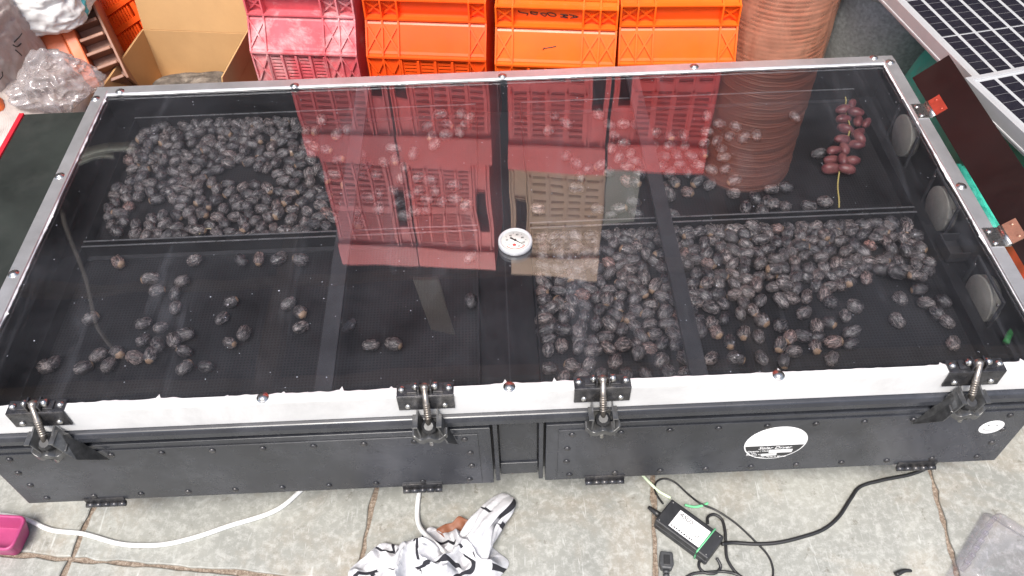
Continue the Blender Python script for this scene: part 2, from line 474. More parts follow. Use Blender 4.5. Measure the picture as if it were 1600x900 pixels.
# ------------------------------------------------------------------ mesh helpers
class MB:
    def __init__(s):
        s.v, s.f, s.sm, s.uv = [], [], [], None

    def add(s, verts, faces, smooth=False, mat=None):
        o = len(s.v)
        for p in verts:
            s.v.append(mat @ Vector(p) if mat is not None else Vector(p))
        for f in faces:
            s.f.append([i + o for i in f])
            s.sm.append(smooth)
        return s

    def box(s, lo, hi, mat=None):
        x0, y0, z0 = lo
        x1, y1, z1 = hi
        return s.add([(x0, y0, z0), (x1, y0, z0), (x1, y1, z0), (x0, y1, z0), (x0, y0, z1), (x1, y0, z1), (x1, y1, z1), (x0, y1, z1)],
                     [(0, 3, 2, 1), (4, 5, 6, 7), (0, 1, 5, 4), (1, 2, 6, 5), (2, 3, 7, 6), (3, 0, 4, 7)], mat=mat)

    def prism(s, poly, depth_vec, mat=None):
        n = len(poly)
        d = Vector(depth_vec)
        v = [Vector(p) for p in poly] + [Vector(p) + d for p in poly]
        f = [tuple(range(n - 1, -1, -1)), tuple(range(n, 2 * n))]
        f += [(i, (i + 1) % n, n + (i + 1) % n, n + i) for i in range(n)]
        return s.add(v, f, mat=mat)

    def lathe(s, prof, seg=24, mat=None, smooth=True, cap=True):
        v, f = [], []
        for r, z in prof:
            for k in range(seg):
                a = 2 * math.pi * k / seg
                v.append((r * math.cos(a), r * math.sin(a), z))
        for i in range(len(prof) - 1):
            for k in range(seg):
                k2 = (k + 1) % seg
                f.append((i * seg + k, i * seg + k2, (i + 1) * seg + k2, (i + 1) * seg + k))
        if cap:
            f.append(tuple(range(seg - 1, -1, -1)))
            f.append(tuple((len(prof) - 1) * seg + k for k in range(seg)))
        return s.add(v, f, smooth, mat)

    def rod(s, a, b, r, seg=10, r2=None):
        a, b = Vector(a), Vector(b)
        q = (b - a).to_track_quat('Z', 'Y').to_matrix().to_4x4()
        m = Matrix.Translation(a) @ q
        L = (b - a).length
        return s.lathe([(r, 0), (r if r2 is None else r2, L)], seg, m, True)

    def dome(s, c, normal, r, h, seg=12):
        q = Vector(normal).to_track_quat('Z', 'Y').to_matrix().to_4x4()
        prof = [(r, -h * 0.15), (r * 0.96, h * 0.3), (r * 0.75, h * 0.7), (r * 0.4, h * 0.94), (r * 0.04, h)]
        return s.lathe(prof, seg, Matrix.Translation(Vector(c)) @ q, True)

    def tube(s, pts, r, seg=8, smooth_steps=6, closed=False, taper=None):
        P = [Vector(p) for p in pts]
        if smooth_steps > 1 and len(P) > 2:
            Q = []
            n = len(P)
            rng = range(n if closed else n - 1)
            for i in rng:
                p0 = P[(i - 1) % n] if (closed or i > 0) else P[i]
                p1, p2 = P[i], P[(i + 1) % n]
                p3 = P[(i + 2) % n] if (closed or i + 2 < n) else p2
                for k in range(smooth_steps):
                    t = k / smooth_steps
                    Q.append(0.5 * ((2 * p1) + (p2 - p0) * t + (2 * p0 - 5 * p1 + 4 * p2 - p3) * t * t + (3 * p1 - p0 - 3 * p2 + p3) * t ** 3))
            if not closed:
                Q.append(P[-1])
            P = Q
        v, f = [], []
        n = len(P)
        for i, p in enumerate(P):
            a = P[(i + 1) % n] if (closed or i + 1 < n) else p
            b = P[i - 1] if (closed or i > 0) else p
            d = (a - b)
            d = d.normalized() if d.length > 1e-9 else Vector((1, 0, 0))
            up = Vector((0, 0, 1)) if abs(d.z) < 0.9 else Vector((0, 1, 0))
            e1 = d.cross(up).normalized()
            e2 = e1.cross(d).normalized()
            rr = r if taper is None else r * (1 + (taper - 1) * i / (n - 1))
            for k in range(seg):
                t = 2 * math.pi * k / seg
                v.append(p + (e1 * math.cos(t) + e2 * math.sin(t)) * rr)
        m = n if closed else n - 1
        for i in range(m):
            j = (i + 1) % n
            for k in range(seg):
                k2 = (k + 1) % seg
                f.append((i * seg + k, i * seg + k2, j * seg + k2, j * seg + k))
        if not closed:
            f.append(tuple(range(seg - 1, -1, -1)))
            f.append(tuple((n - 1) * seg + k for k in range(seg)))
        return s.add(v, f, True)

    def grid(s, fn, nu, nv, smooth=True, uv=False):
        v = [fn(i / nu, j / nv) for j in range(nv + 1) for i in range(nu + 1)]
        w = nu + 1
        f = [(j * w + i, j * w + i + 1, (j + 1) * w + i + 1, (j + 1) * w + i) for j in range(nv) for i in range(nu)]
        o = len(s.v)
        s.add(v, f, smooth)
        if uv:
            if s.uv is None:
                s.uv = {}
            for j in range(nv + 1):
                for i in range(nu + 1):
                    s.uv[o + j * w + i] = (i / nu, j / nv)
        return s

    def mesh(s, name):
        me = bpy.data.meshes.new(name)
        me.from_pydata([tuple(p) for p in s.v], [], s.f)
        me.polygons.foreach_set('use_smooth', s.sm)
        if s.uv is not None:
            lay = me.uv_layers.new(name='UVMap')
            for lp in me.loops:
                lay.data[lp.index].uv = s.uv.get(lp.vertex_index, (0, 0))
        me.update()
        return me

    def build(s, name, mat, parent=None, bevel=0.0, loc=None):
        o = bpy.data.objects.new(name, s.mesh(name))
        COL.objects.link(o)
        o.data.materials.append(M[mat])
        if parent is not None:
            o.parent = parent
        if loc is not None:
            o.location = loc
        if bevel:
            b = o.modifiers.new('bevel', 'BEVEL')
            b.width = bevel
            b.segments = 2
            b.limit_method = 'ANGLE'
            b.angle_limit = R(40)
        return o

def tag(o, label, cat, group=None, kind=None):
    if label:
        o['label'] = label
    if cat:
        o['category'] = cat
    if group:
        o['group'] = group
    if kind:
        o['kind'] = kind
    return o

def empty(name, loc=(0, 0, 0), rz=0.0):
    o = bpy.data.objects.new(name, None)
    o.empty_display_size = 0.05
    COL.objects.link(o)
    o.location = loc
    o.rotation_euler = (0, 0, rz)
    return o

def link_copy(o, parent):
    c = o.copy()
    COL.objects.link(c)
    c.parent = parent
    return c

def copy_tree(o, parent=None):
    c = o.copy()
    COL.objects.link(c)
    c.parent = parent
    for ch in list(o.children):
        copy_tree(ch, c)
    return c

def text_ob(body, size, name, mat, parent, mw, align='CENTER', shear=0.0, extrude=0.0002):
    cu = bpy.data.curves.new(name, 'FONT')
    cu.body = body
    cu.size = size
    cu.align_x = align
    cu.align_y = 'CENTER'
    cu.shear = shear
    cu.extrude = extrude
    tmp = bpy.data.objects.new(name + '_source', cu)
    COL.objects.link(tmp)
    dg = bpy.context.evaluated_depsgraph_get()
    me = bpy.data.meshes.new_from_object(tmp.evaluated_get(dg))
    bpy.data.objects.remove(tmp)
    bpy.data.curves.remove(cu)
    me.transform(mw)
    o = bpy.data.objects.new(name, me)
    COL.objects.link(o)
    me.materials.clear()
    me.materials.append(M[mat])
    o.parent = parent
    return o

def fbm(p, sc, octs=4):
    return noise.fractal(Vector(p) * sc, 1.0, 2.0, octs)

# ================================================================== SETTING
# ---- floor: recessed mortar bed with stone slabs laid on it
fl = MB().grid(lambda u, v: Vector((-40 + 80 * u, -40 + 80 * v, -0.006)), 4, 4).build('floor', 'mortar')
tag(fl, None, None, kind='structure')
TS, JW = 0.575, 0.011
GA = R(-7.4)
g0 = at(110, 873, 0)
ax, ay = Vector((math.cos(GA), math.sin(GA), 0)), Vector((-math.sin(GA), math.cos(GA), 0))
def tile_mesh(seed):
    rnd = random.Random(seed)
    h = (TS - JW) / 2
    pts = []
    N = 26
    for side in range(4):
        for k in range(N):
            t = -1 + 2 * k / N
            j = rnd.uniform(-0.0035, 0.0025) if k else rnd.uniform(-0.006, 0)
            p = [(t * h, -h + j), (h - j, t * h), (-t * h, h - j), (-h + j, -t * h)][side]
            pts.append(p)
    m = MB()
    n = len(pts)
    v = [(x, y, -0.02) for x, y in pts] + [(x, y, -0.0015) for x, y in pts] + [(x * 0.993, y * 0.993, 0.0) for x, y in pts]
    f = [tuple(2 * n + i for i in range(n))]
    for a in (0, n):
        f += [(a + i, a + (i + 1) % n, a + n + (i + 1) % n, a + n + i) for i in range(n)]
    m.add(v, f)
    me = m.mesh('tile')
    me.materials.append(M['stone'])
    return me
tms = [tile_mesh(i) for i in range(5)]
tr_ = random.Random(3)
for i in range(-3, 6):
    for j in range(-4, 5):
        o = bpy.data.objects.new('tile', tms[tr_.randrange(5)])
        COL.objects.link(o)
        o.parent = fl
        p = g0 + ax * ((i + 0.5) * TS) + ay * ((j + 0.5) * TS)
        o.location = (p.x, p.y, tr_.uniform(-0.0012, 0.0012))
        o.rotation_euler = (tr_.uniform(-0.0015, 0.0015), tr_.uniform(-0.0015, 0.0015), GA + tr_.uniform(-0.004, 0.004))

# ---- shed that roofs over the back of the yard (seen mirrored in the glass)
shed = empty('shed', (0, 2.6, 0))
tag(shed, 'dim brown shed wall and roof mirrored faintly in the glass lid', 'shed')
def shed_part(m, name, mat, parent=shed):
    o = m.build(name, mat)
    o.parent = parent
    o.matrix_parent_inverse = parent.matrix_world.inverted() if parent is not shed else Matrix.Translation((0, -2.6, 0))
    return o
wl_o = shed_part(MB().box((-4.5, 2.75, -0.02), (4.5, 2.9, 3.2)), 'back_wall', 'wall')
shed_part(MB().box((-4.6, 1.2, -0.02), (-4.45, 2.75, 3.0)), 'side_wall', 'wall')
shed_part(MB().box((4.45, 1.2, -0.02), (4.6, 2.75, 3.0)), 'side_wall', 'wall')
def roofp(u, v):
    x = -4.7 + 9.4 * u
    y = 1.40 + 1.7 * v
    return Vector((x, y, 2.66 + 0.22 * (y - 1.40) + 0.018 * math.sin(x * 2 * math.pi / 0.16)))
shed_part(MB().grid(roofp, 470, 2), 'roof_sheet', 'roof')
for x in (-3.0, -1.15, 1.2, 3.0):
    shed_part(MB().box((x - 0.04, 1.42, 2.52), (x + 0.04, 2.75, 2.60)), 'rafter', 'timber')
for y in (1.55, 2.2):
    shed_part(MB().box((-4.4, y - 0.03, 2.602), (4.4, y + 0.03, 2.64)), 'purlin', 'timber')
a, b_ = mirrored_y(646, 440, 1.86), mirrored_y(690, 512, 1.86)
shed_part(MB().prism([(a.x, 1.86, a.z), (a.x + 0.11, 1.86, a.z), (b_.x + 0.06, 1.86, b_.z + 0.06), (b_.x - 0.06, 1.86, b_.z)], (0, 0.02, 0)), 'hanging_board', 'board')
shed_part(MB().tube([mirrored_y(x, y, 1.85) for x, y in ((112, 246), (135, 233), (165, 226), (207, 224))], 0.016, 8, 6), 'hanging_strap', 'board')
shed_part(MB().tube([mirrored_y(x, y, 1.85) for x, y in ((118, 252), (140, 242), (160, 239), (174, 241))], 0.012, 8, 6), 'hanging_strap', 'board')
shed_part(MB().tube([mirrored_y(x, y, 1.58) for x, y in ((92, 320), (112, 380), (128, 430), (143, 495), (165, 525), (192, 556))], 0.009, 8, 6), 'hanging_rope', 'timber')
a, b_ = mirrored_y(946, 300, 1.80), mirrored_y(992, 345, 1.80)
shed_part(MB().box((a.x, 1.80, -0.02), (b_.x, 1.83, b_.z)), 'standing_plank', 'board')

# ================================================================== SOLAR DRYER
HW = 0.915                     # half width of the lid
DP = 0.878                     # depth of the lid
BZ = 0.154                     # underside of the cabinet
dry = empty('solar_dryer', (0, DP / 2, 0))
tag(dry, 'long black solar dryer cabinet with glass lid in an aluminium frame', 'solar dryer')
DOFF = Matrix.Translation((0, -DP / 2, 0))
def dpart(m, name, mat, bevel=0.0, parent=None):
    o = m.build(name, mat, None, bevel)
    if parent is None:
        o.parent = dry
        o.matrix_parent_inverse = DOFF
    else:
        o.parent = parent
    return o
# cabinet shell
dpart(MB().box((-HW + 0.006, 0.03, BZ), (HW - 0.006, DP - 0.006, BZ + 0.006)), 'bottom_panel', 'black_in')
dpart(MB().box((-HW + 0.0045, 0.006, BZ + 0.002), (-HW + 0.011, DP - 0.0045, LID - 0.009)), 'end_panel', 'black_in')
dpart(MB().box((HW - 0.011, 0.006, BZ + 0.002), (HW - 0.0045, DP - 0.0045, LID - 0.009)), 'end_panel', 'black_in')
dpart(MB().box((-HW + 0.0112, DP - 0.011, BZ + 0.006), (HW - 0.0112, DP - 0.0045, LID - 0.009)), 'back_panel', 'black_in')
# bowed band under the lid frame
band = MB()
prof = [(0.004, 0.3945), (-0.006, 0.391), (-0.010, 0.383), (-0.010, 0.372), (-0.005, 0.362), (0.006, 0.358)]
for side in (0,):
    v, f = [], []
    for x in (-HW + 0.001, HW - 0.001):
        v += [(x, y, z) for y, z in prof] + [(x, 0.02, 0.358), (x, 0.02, 0.3945)]
    n = len(prof) + 2
    f = [(i, (i + 1) % n, n + (i + 1) % n, n + i) for i in range(n)] + [tuple(range(n - 1, -1, -1)), tuple(range(n, 2 * n))]
    band.add(v, f)
dpart(band, 'front_band', 'black', 0.002)
# centre post between the doors
post = MB().box((-0.024, 0.016, BZ + 0.045), (0.044, 0.022, 0.357)).box((-0.034, 0.000, BZ), (-0.026, 0.022, 0.357)).box((0.046, 0.000, BZ), (0.054, 0.022, 0.357))
post.box((-0.025, 0.012, BZ + 0.002), (0.045, 0.021, BZ + 0.042))
dpart(post, 'centre_post', 'black', 0.001)
dpart(MB().box((-HW + 0.022, 0.022, BZ + 0.006), (HW - 0.022, 0.030, LID - 0.02)), 'front_liner', 'black_in')
# two doors hinged at the bottom
def door(x0, x1):
    d = dpart(MB().box((x0, -0.004, BZ), (x1, 0.012, 0.350)), 'front_door', 'black', 0.0015)
    ins = MB().box((x0 + 0.022, -0.0068, BZ + 0.010), (x1 - 0.022, -0.0042, 0.336))
    dpart(ins, 'door_skin', 'black', 0.0004, d)
    n = 10
    rv = MB()
    for k in range(n):
        x = x0 + 0.045 + (x1 - x0 - 0.09) * k / (n - 1)
        for z in (BZ + 0.024, 0.322):
            rv = MB().dome((x, -0.007, z), (0, -1, 0), 0.0062, 0.0035, 8)
            dpart(rv, 'rivet', 'steel_dark', 0, d)
    for x in (x0 + 0.038, x1 - 0.038):
        for z in (BZ + 0.075, 0.275):
            dpart(MB().dome((x, -0.007, z), (0, -1, 0), 0.0062, 0.0035, 8), 'rivet', 'steel_dark', 0, d)
    return d
door_l = door(-HW + 0.004, -0.038)
door_r = door(0.058, HW - 0.004)
for px, py, d in ((165, 780, door_l), (660, 757, door_l), (945, 743, door_r), (1432, 723, door_r)):
    x = at_y(px, py, -0.006).x
    h = MB().box((x - 0.037, -0.0095, BZ - 0.002), (x + 0.037, -0.0072, BZ + 0.016))
    for k in range(5):
        a = x - 0.037 + 0.0148 * k
        h.rod((a + 0.0004, -0.012, BZ - 0.001), (a + 0.0144, -0.012, BZ - 0.001), 0.0050, 10)
    dpart(h, 'door_hinge', 'steel_dark', 0, d)
# short feet
for x in (-0.80, 0.0, 0.80):
    for y in (0.16, 0.78):
        dpart(MB().box((x - 0.02, y - 0.02, 0.0), (x + 0.02, y + 0.02, BZ + 0.002)), 'foot', 'black')

# lid frame: aluminium angle, each side a bar
FW = 0.027
def frame_bar(*boxes, mat='alu'):
    m = MB()
    for lo, hi in boxes:
        m.box(lo, hi)
    return dpart(m, 'lid_frame_bar', mat, 0.0012)
fb_b = frame_bar(((-HW, DP - FW, LID - 0.0036), (HW, DP, LID + 0.0005)), ((-HW, DP - 0.0035, LID - 0.030), (HW, DP, LID - 0.0038)))
fb_l = frame_bar(((-HW, 0.0150, LID - 0.0034), (-HW + FW, DP - FW + 0.012, LID + 0.002)), ((-HW, 0.0150, LID - 0.028), (-HW + 0.0035, DP - 0.004, LID - 0.0036)))
fb_r = frame_bar(((HW - FW, 0.0150, LID - 0.0034), (HW, DP - FW + 0.012, LID + 0.002)), ((HW - 0.0035, 0.0150, LID - 0.028), (HW, DP - 0.004, LID - 0.0036)))
fb_f = frame_bar(((-HW, -0.0005, LID - 0.0036), (HW, 0.0145, LID + 0.0005)), ((-HW, -0.0005, LID - 0.060), (HW, 0.0040, LID - 0.0037)), mat='alu_front')
for px, py, bar in ((460, 133, fb_b), (785, 118, fb_b), (1085, 103, fb_b), (187, 142, fb_b), (1366, 89, fb_b),
                    (149, 154, fb_l), (93, 275, fb_l), (21, 428, fb_l), (408, 632, fb_f), (796, 612, fb_f), (1220, 596, fb_f),
                    (1391, 97, fb_r), (1502, 291, fb_r)):
    p = at(px, py, LID + 0.002)
    if bar is fb_f:
        p.y = 0.008
    top = LID + (0.002 if bar in (fb_l, fb_r) else 0.0005)
    s_ = MB().dome((p.x, p.y, top), (0, 0, 1), 0.0075, 0.0045, 14)
    s_.lathe([(0.0100, 0), (0.0100, 0.0008)], 16, Matrix.Translation((p.x, p.y, top)))
    dpart(s_, 'frame_screw', 'steel', 0, bar)
# glass pane and its ragged silicone bead
pane = dpart(MB().box((-HW + 0.006, 0.006, LID - 0.0085), (HW - 0.006, DP - 0.006, LID - 0.0045)), 'glass_pane', 'glass')
def bead(a, b, inward, seed, wide, name='silicone_bead'):
    rnd = random.Random(seed)
    a, b, inw = Vector(a), Vector(b), Vector(inward)
    L = (b - a).length
    n = int(L / 0.0035)
    m = MB()
    v, f = [], []
    for i in range(n + 1):
        t = i / n
        p = a.lerp(b, t)
        w = wide * max(0.12, 0.55 + 1.3 * noise.noise(Vector((t * L * 14, seed * 3.1, 0))) + 0.6 * noise.noise(Vector((t * L * 60, seed, 3))))
        if rnd.random() < 0.02:
            w += wide * rnd.uniform(0.5, 1.6)
        v += [p - inw * 0.001, p + inw * (w * 0.6) + Vector((0, 0, 0.0016)), p + inw * w]
        v[-3].z = LID - 0.0006
        v[-2].z = LID - 0.0022
        v[-1].z = LID - 0.0044
        if i:
            o = 3 * i
            f += [(o - 3, o, o + 1, o - 2), (o - 2, o + 1, o + 2, o - 1)]
    m.add(v, f, True)
    return dpart(m, name, 'seal', 0, pane)
bead((-HW + FW, 0.0145, LID), (HW - FW, 0.0145, LID), (0, 1, 0), 1, 0.0052)
bead((HW - FW, DP - FW, LID), (-HW + FW, DP - FW, LID), (0, -1, 0), 2, 0.0018)
bead((-HW + FW, DP - FW, LID), (-HW + FW, 0.02, LID), (1, 0, 0), 3, 0.0022)
bead((HW - FW, 0.02, LID), (HW - FW, DP - FW, LID), (-1, 0, 0), 4, 0.0024)
# flat bars that stiffen the lid from below
for x in (-0.307, 0.311):
    dpart(MB().box((x - 0.0145, 0.0150, LID - 0.020), (x + 0.0145, DP - FW, LID - 0.0092)), 'cross_bar', 'bar', 0.001)
dpart(MB().box((-0.0012, 0.0150, LID - 0.012), (0.0012, DP - FW, LID - 0.0092)), 'pane_joint_strip', 'margin')

# thermometer standing through the glass
tp = at(805, 375, LID + 0.006)
th = dpart(MB().lathe([(0.0315, 0), (0.0322, 0.004), (0.0318, 0.0105), (0.0295, 0.0125), (0.0268, 0.0118), (0.0260, 0.0085)], 40, Matrix.Translation((tp.x, tp.y, LID - 0.0043))), 'thermometer', 'dial_rim')
zt = LID - 0.0043 + 0.0088
dpart(MB().lathe([(0.0258, 0), (0.0258, 0.0004)], 40, Matrix.Translation((tp.x, tp.y, zt - 0.0006))), 'dial', 'dial', 0, th)
na = R(-38)
nd = Vector((math.cos(na), math.sin(na), 0))
npd = Vector((-nd.y, nd.x, 0))
nm = MB()
c0 = Vector((tp.x, tp.y, zt + 0.0010))
nm.prism([c0 + nd * 0.021, c0 + npd * 0.0010, c0 - nd * 0.0115 + npd * 0.0019, c0 - nd * 0.0115 - npd * 0.0019, c0 - npd * 0.0010], (0, 0, 0.0006))
nm.lathe([(0.0024, 0), (0.0020, 0.0018)], 12, Matrix.Translation(c0))
dpart(nm, 'needle', 'ink', 0, th)
ar = MB()
for k in range(16):
    a0, a1 = R(-140 + 6.5 * k), R(-140 + 6.5 * (k + 1))
    ar.add([(tp.x + rr * math.cos(a), tp.y + rr * math.sin(a), zt + 0.0002) for a, rr in ((a0, 0.0205), (a1, 0.0205), (a1, 0.0222), (a0, 0.0222))], [(0, 1, 2, 3)])
ar.lathe([(0.0036, 0), (0.0036, 0.0002)], 14, Matrix.Translation((tp.x - 0.002, tp.y - 0.011, zt)))
dpart(ar, 'red_scale', 'dial_red', 0, th)
for k in range(13):
    a = R(-55 + 290 * k / 12 - 15)
    cx, cy = tp.x + 0.0195 * math.cos(a), tp.y + 0.0195 * math.sin(a)
    if k % 2 == 0:
        text_ob(str(10 * (12 - k) // 1), 0.0052, 'scale_number', 'ink', th, Matrix.Translation((tp.x + 0.0155 * math.cos(a), tp.y + 0.0155 * math.sin(a), zt + 0.0002)))
    else:
        q = MB().box((-0.0015, -0.0003, 0), (0.0015, 0.0003, 0.0002), Matrix.Translation((cx, cy, zt + 0.0002)) @ Matrix.Rotation(a, 4, 'Z'))
        dpart(q, 'scale_mark', 'ink', 0, th)

# three round screened vents in the right end panel, square fan flanges behind two of them
for px, py in ((1411, 212), (1466, 326), (1530, 467)):
    d = _ray(px, py)
    X = HW - 0.030
    p = CAM_LOC + d * ((X - CAM_LOC.x) / d.x)
    mz = Matrix.Translation((X - 0.002, p.y, p.z)) @ Matrix.Rotation(R(-90), 4, 'Y')
    vd = dpart(MB().lathe([(0.046, -0.018), (0.046, 0.0012), (0.044, 0.0022)], 36, mz), 'vent_screen', 'mesh_disc')
    fm = MB()
    for a, b_ in (((-0.058, -0.058), (0.058, -0.054)), ((-0.058, 0.054), (0.058, 0.058)), ((-0.058, -0.054), (-0.054, 0.054)), ((0.054, -0.054), (0.058, 0.054))):
        fm.box((X - 0.004, p.y + a[0], max(p.z + a[1], 0.2)), (X + 0.001, p.y + b_[0], min(p.z + b_[1], LID - 0.016)) if min(p.z + b_[1], LID - 0.016) > max(p.z + a[1], 0.2) else (X + 0.001, p.y + b_[0], max(p.z + a[1], 0.2) + 0.002))
    dpart(fm, 'fan_flange', 'bar', 0, vd)
    for sy in (-0.05, 0.05):
        for sz in (-0.05, 0.042):
            if p.z + sz < LID - 0.02:
                dpart(MB().dome((X - 0.0045, p.y + sy, p.z + sz), (-1, 0, 0), 0.0035, 0.002, 8), 'fan_screw', 'steel', 0, vd)
# folded steel tray bracket on the right end panel
bx0 = at(1486, 385, 0.375)
br = MB()
br.box((HW - 0.052, bx0.y - 0.028, 0.36), (HW - 0.0112, bx0.y + 0.028, 0.364))
br.box((HW - 0.052, bx0.y - 0.028, 0.364), (HW - 0.049, bx0.y + 0.028, 0.384))
br.box((HW - 0.049, bx0.y - 0.028, 0.364), (HW - 0.0112, bx0.y - 0.025, 0.384))
br.box((HW - 0.049, bx0.y + 0.025, 0.364), (HW - 0.0112, bx0.y + 0.028, 0.384))
dpart(br, 'tray_bracket', 'bar', 0.001)

# wing panels hinged to the two short sides of the lid
wing_l = dpart(MB().box((-HW - 0.152, 0.03, LID - 0.030), (-HW - 0.004, 0.812, LID - 0.018)), 'wing_panel', 'flap_green', 0.001)
wing_l['label'] = 'flat green-black wing panel with red edge'
dpart(MB().box((-HW - 0.163, 0.03, LID - 0.031), (-HW - 0.1525, 0.812, LID - 0.014)), 'edge_strip', 'red_edge', 0.001, wing_l)
wa = R(43)
mw = Matrix.Translation((HW + 0.014, 0, LID + 0.002)) @ Matrix.Rotation(-wa, 4, 'Y')
wing_r = dpart(MB().box((0.0, 0.03, -0.006), (0.083, 0.781, 0.006), mw), 'wing_panel', 'flap', 0.001)
wing_r['label'] = 'brown-black wing panel tilted upwards'
for px, py, mt in ((1447, 175, 'copper'), (1560, 372, 'tan_leaf')):
    y = at(px, py, LID).y
    hm = MB().box((HW - 0.024, y - 0.024, LID + 0.0022), (HW + 0.006, y + 0.024, LID + 0.0040))
    hm.rod((HW + 0.009, y - 0.024, LID + 0.006), (HW + 0.009, y + 0.024, LID + 0.006), 0.0045, 10)
    for dy in (-0.015, 0.015):
        hm.dome((HW - 0.014, y + dy, LID + 0.004), (0, 0, 1), 0.0055, 0.003, 10)
    hg = dpart(hm, 'wing_hinge', 'steel', 0)
    h2 = MB().box((-0.002, y - 0.024, 0.0062), (0.028, y + 0.024, 0.0080), mw)
    for dy in (-0.015, 0.015):
        q = mw @ Vector((0.018, y + dy, 0.008))
        h2.dome(q, mw.to_3x3() @ Vector((0, 0, 1)), 0.0035, 0.002, 10)
    dpart(h2, 'hinge_leaf', mt, 0, hg)

# four toggle clamps along the front
def clamp(x, lean):
    root = dpart(MB().box((x - 0.046, -0.0045, LID + 0.0006), (x + 0.046, 0.021, LID + 0.0035)).box((x - 0.046, -0.0045, LID - 0.036), (x + 0.046, -0.0010, LID + 0.0006)), 'toggle_clamp', 'steel_dark', 0.0008)
    lug = MB()
    for s in (-1, 1):
        lug.box((x + s * 0.010 - 0.0015, -0.002, LID + 0.0035), (x + s * 0.010 + 0.0015, 0.018, LID + 0.017))
        lug.box((x + s * 0.021 - 0.008, 0.001, LID + 0.0035), (x + s * 0.021 + 0.008, 0.016, LID + 0.007))
    dpart(lug, 'lug', 'steel_dark', 0.0005, root)
    for s in (-1, 1):
        dpart(MB().dome((x + s * 0.038, 0.010, LID + 0.0035), (0, 0, 1), 0.0060, 0.0050, 10), 'bolt', 'steel', 0, root)
        dpart(MB().dome((x + s * 0.030, -0.0045, LID - 0.024), (0, -1, 0), 0.0055, 0.0045, 10), 'bolt', 'steel', 0, root)
    b = MB()
    b.rod((x - 0.020, 0.009, LID + 0.012), (x + 0.020, 0.009, LID + 0.012), 0.0030, 10)
    b.rod((x + 0.0125, 0.009, LID + 0.012), (x + 0.0205, 0.009, LID + 0.012), 0.0064, 10)
    b.rod((x - 0.0175, 0.009, LID + 0.012), (x - 0.0125, 0.009, LID + 0.012), 0.0060, 10)
    dpart(b, 'pivot_pin', 'steel', 0, root)
    foot = Vector((x + lean * 0.12, -0.030, LID - 0.044))
    top_ = Vector((x, 0.004, LID + 0.016))
    e = MB().rod(top_, foot, 0.0052, 12)
    e.dome((x, 0.006, LID + 0.011), (0, 0, 1), 0.0085, 0.009, 12)
    for k in range(7):
        t = 0.42 + 0.06 * k
        e.rod(top_.lerp(foot, t), top_.lerp(foot, t + 0.028), 0.0059, 10)
    dpart(e, 'eye_bolt', 'steel_worn', 0, root)
    for s in (-1, 1):
        x0 = x + s * 0.0165
        lx = lean * 0.9 + s * 0.006
        long_ = (s * lean > 0) or (lean == 0)
        zb = LID - (0.140 if (long_ and lean != 0) else 0.092)
        am = MB().prism([(x0 - 0.0014, -0.005, LID - 0.034), (x0 - 0.0014, -0.036, LID - 0.040), (x0 - 0.0014 + lx * 0.55, -0.044, LID - 0.080), (x0 - 0.0014 + lx, -0.012, zb)], (0.0028, 0, 0))
        am.box((x0 - 0.0014 - (0.006 if s < 0 else 0), -0.038, LID - 0.0405), (x0 + 0.0014 + (0.006 if s > 0 else 0), -0.012, LID - 0.0375))
        dpart(am, 'arm_plate', 'steel_mid', 0.0004, root)
    dpart(MB().box((x - 0.015 + lean * 0.4, -0.0125, LID - 0.105), (x + 0.015 + lean * 0.4, -0.0100, LID - 0.050)), 'base_plate', 'steel_mid', 0.0004, root)
    dpart(MB().lathe([(0.0125, -0.016), (0.0135, -0.006), (0.0125, 0.004), (0.008, 0.009)], 10, Matrix.Translation(foot + Vector((0, 0, -0.004))) @ Matrix.Rotation(R(25), 4, 'X'), False), 'nut', 'black_pvc', 0.0006, root)
    w = MB()
    n = 20
    v, f = [], []
    for k in range(n + 1):
        t = -1 + 2 * k / n
        zz = 0.0038 * math.cos(t * math.pi * 2.0) + 0.004 * (1 - t * t)
        d_ = 0.017 * (1 - 0.6 * abs(t) ** 2.5)
        for dy, dz in ((-d_, zz - 0.032), (-d_, zz - 0.020), (0.004, zz - 0.018), (0.004, zz - 0.028)):
            v.append(foot + Vector((t * 0.029, dy, dz)))
        if k:
            o = 4 * k
            f += [(o - 4 + a, o - 4 + (a + 1) % 4, o + (a + 1) % 4, o + a) for a in range(4)]
    f += [(0, 1, 2, 3), tuple(4 * n + a for a in (3, 2, 1, 0))]
    w.add(v, f, False)
    dpart(w, 'wing_nut', 'steel_mid', 0.0006, root)
    dpart(MB().rod(foot + Vector((0, -0.003, -0.026)), foot + Vector((0.0, -0.005, -0.052)), 0.0038, 8), 'bolt_end', 'steel', 0, root)
    return root
for px, py, lean in ((53, 650, 0.050), (664, 622, 0.022), (942, 606, 0.0), (1532, 590, -0.045)):
    clamp(at(px, py, LID).x, lean)

# round maker's sticker and the small smiley sticker on the right door
def sticker(px, py, r, name):
    p = at_y(px, py, -0.0072)
    m = Matrix.Translation((p.x, -0.0074, p.z)) @ Matrix.Rotation(R(90), 4, 'X')
    o = dpart(MB().lathe([(r, 0), (r, 0.0003)], 48, m, False), name, 'label', 0, door_r)
    return o, m
st, sm = sticker(1212, 692, 0.056, 'round_sticker')
half = MB()
seg = 40
pts = [(0.0535 * math.cos(R(180 + 9 + (162) * k / seg)), 0.0535 * math.sin(R(180 + 9 + 162 * k / seg))) for k in range(seg + 1)]
half.prism([(x, y, 0.0004) for x, y in pts], (0, 0, 0.0002), sm)
dpart(half, 'sticker_band', 'sticker_black', 0, door_r)
def sm_t(x, y, z=0.0007):
    return sm @ Matrix.Translation((x, y, z))
text_ob('Solar Dryer', 0.0125, 'sticker_text', 'label', door_r, sm_t(0.002, -0.0160), shear=0.25)
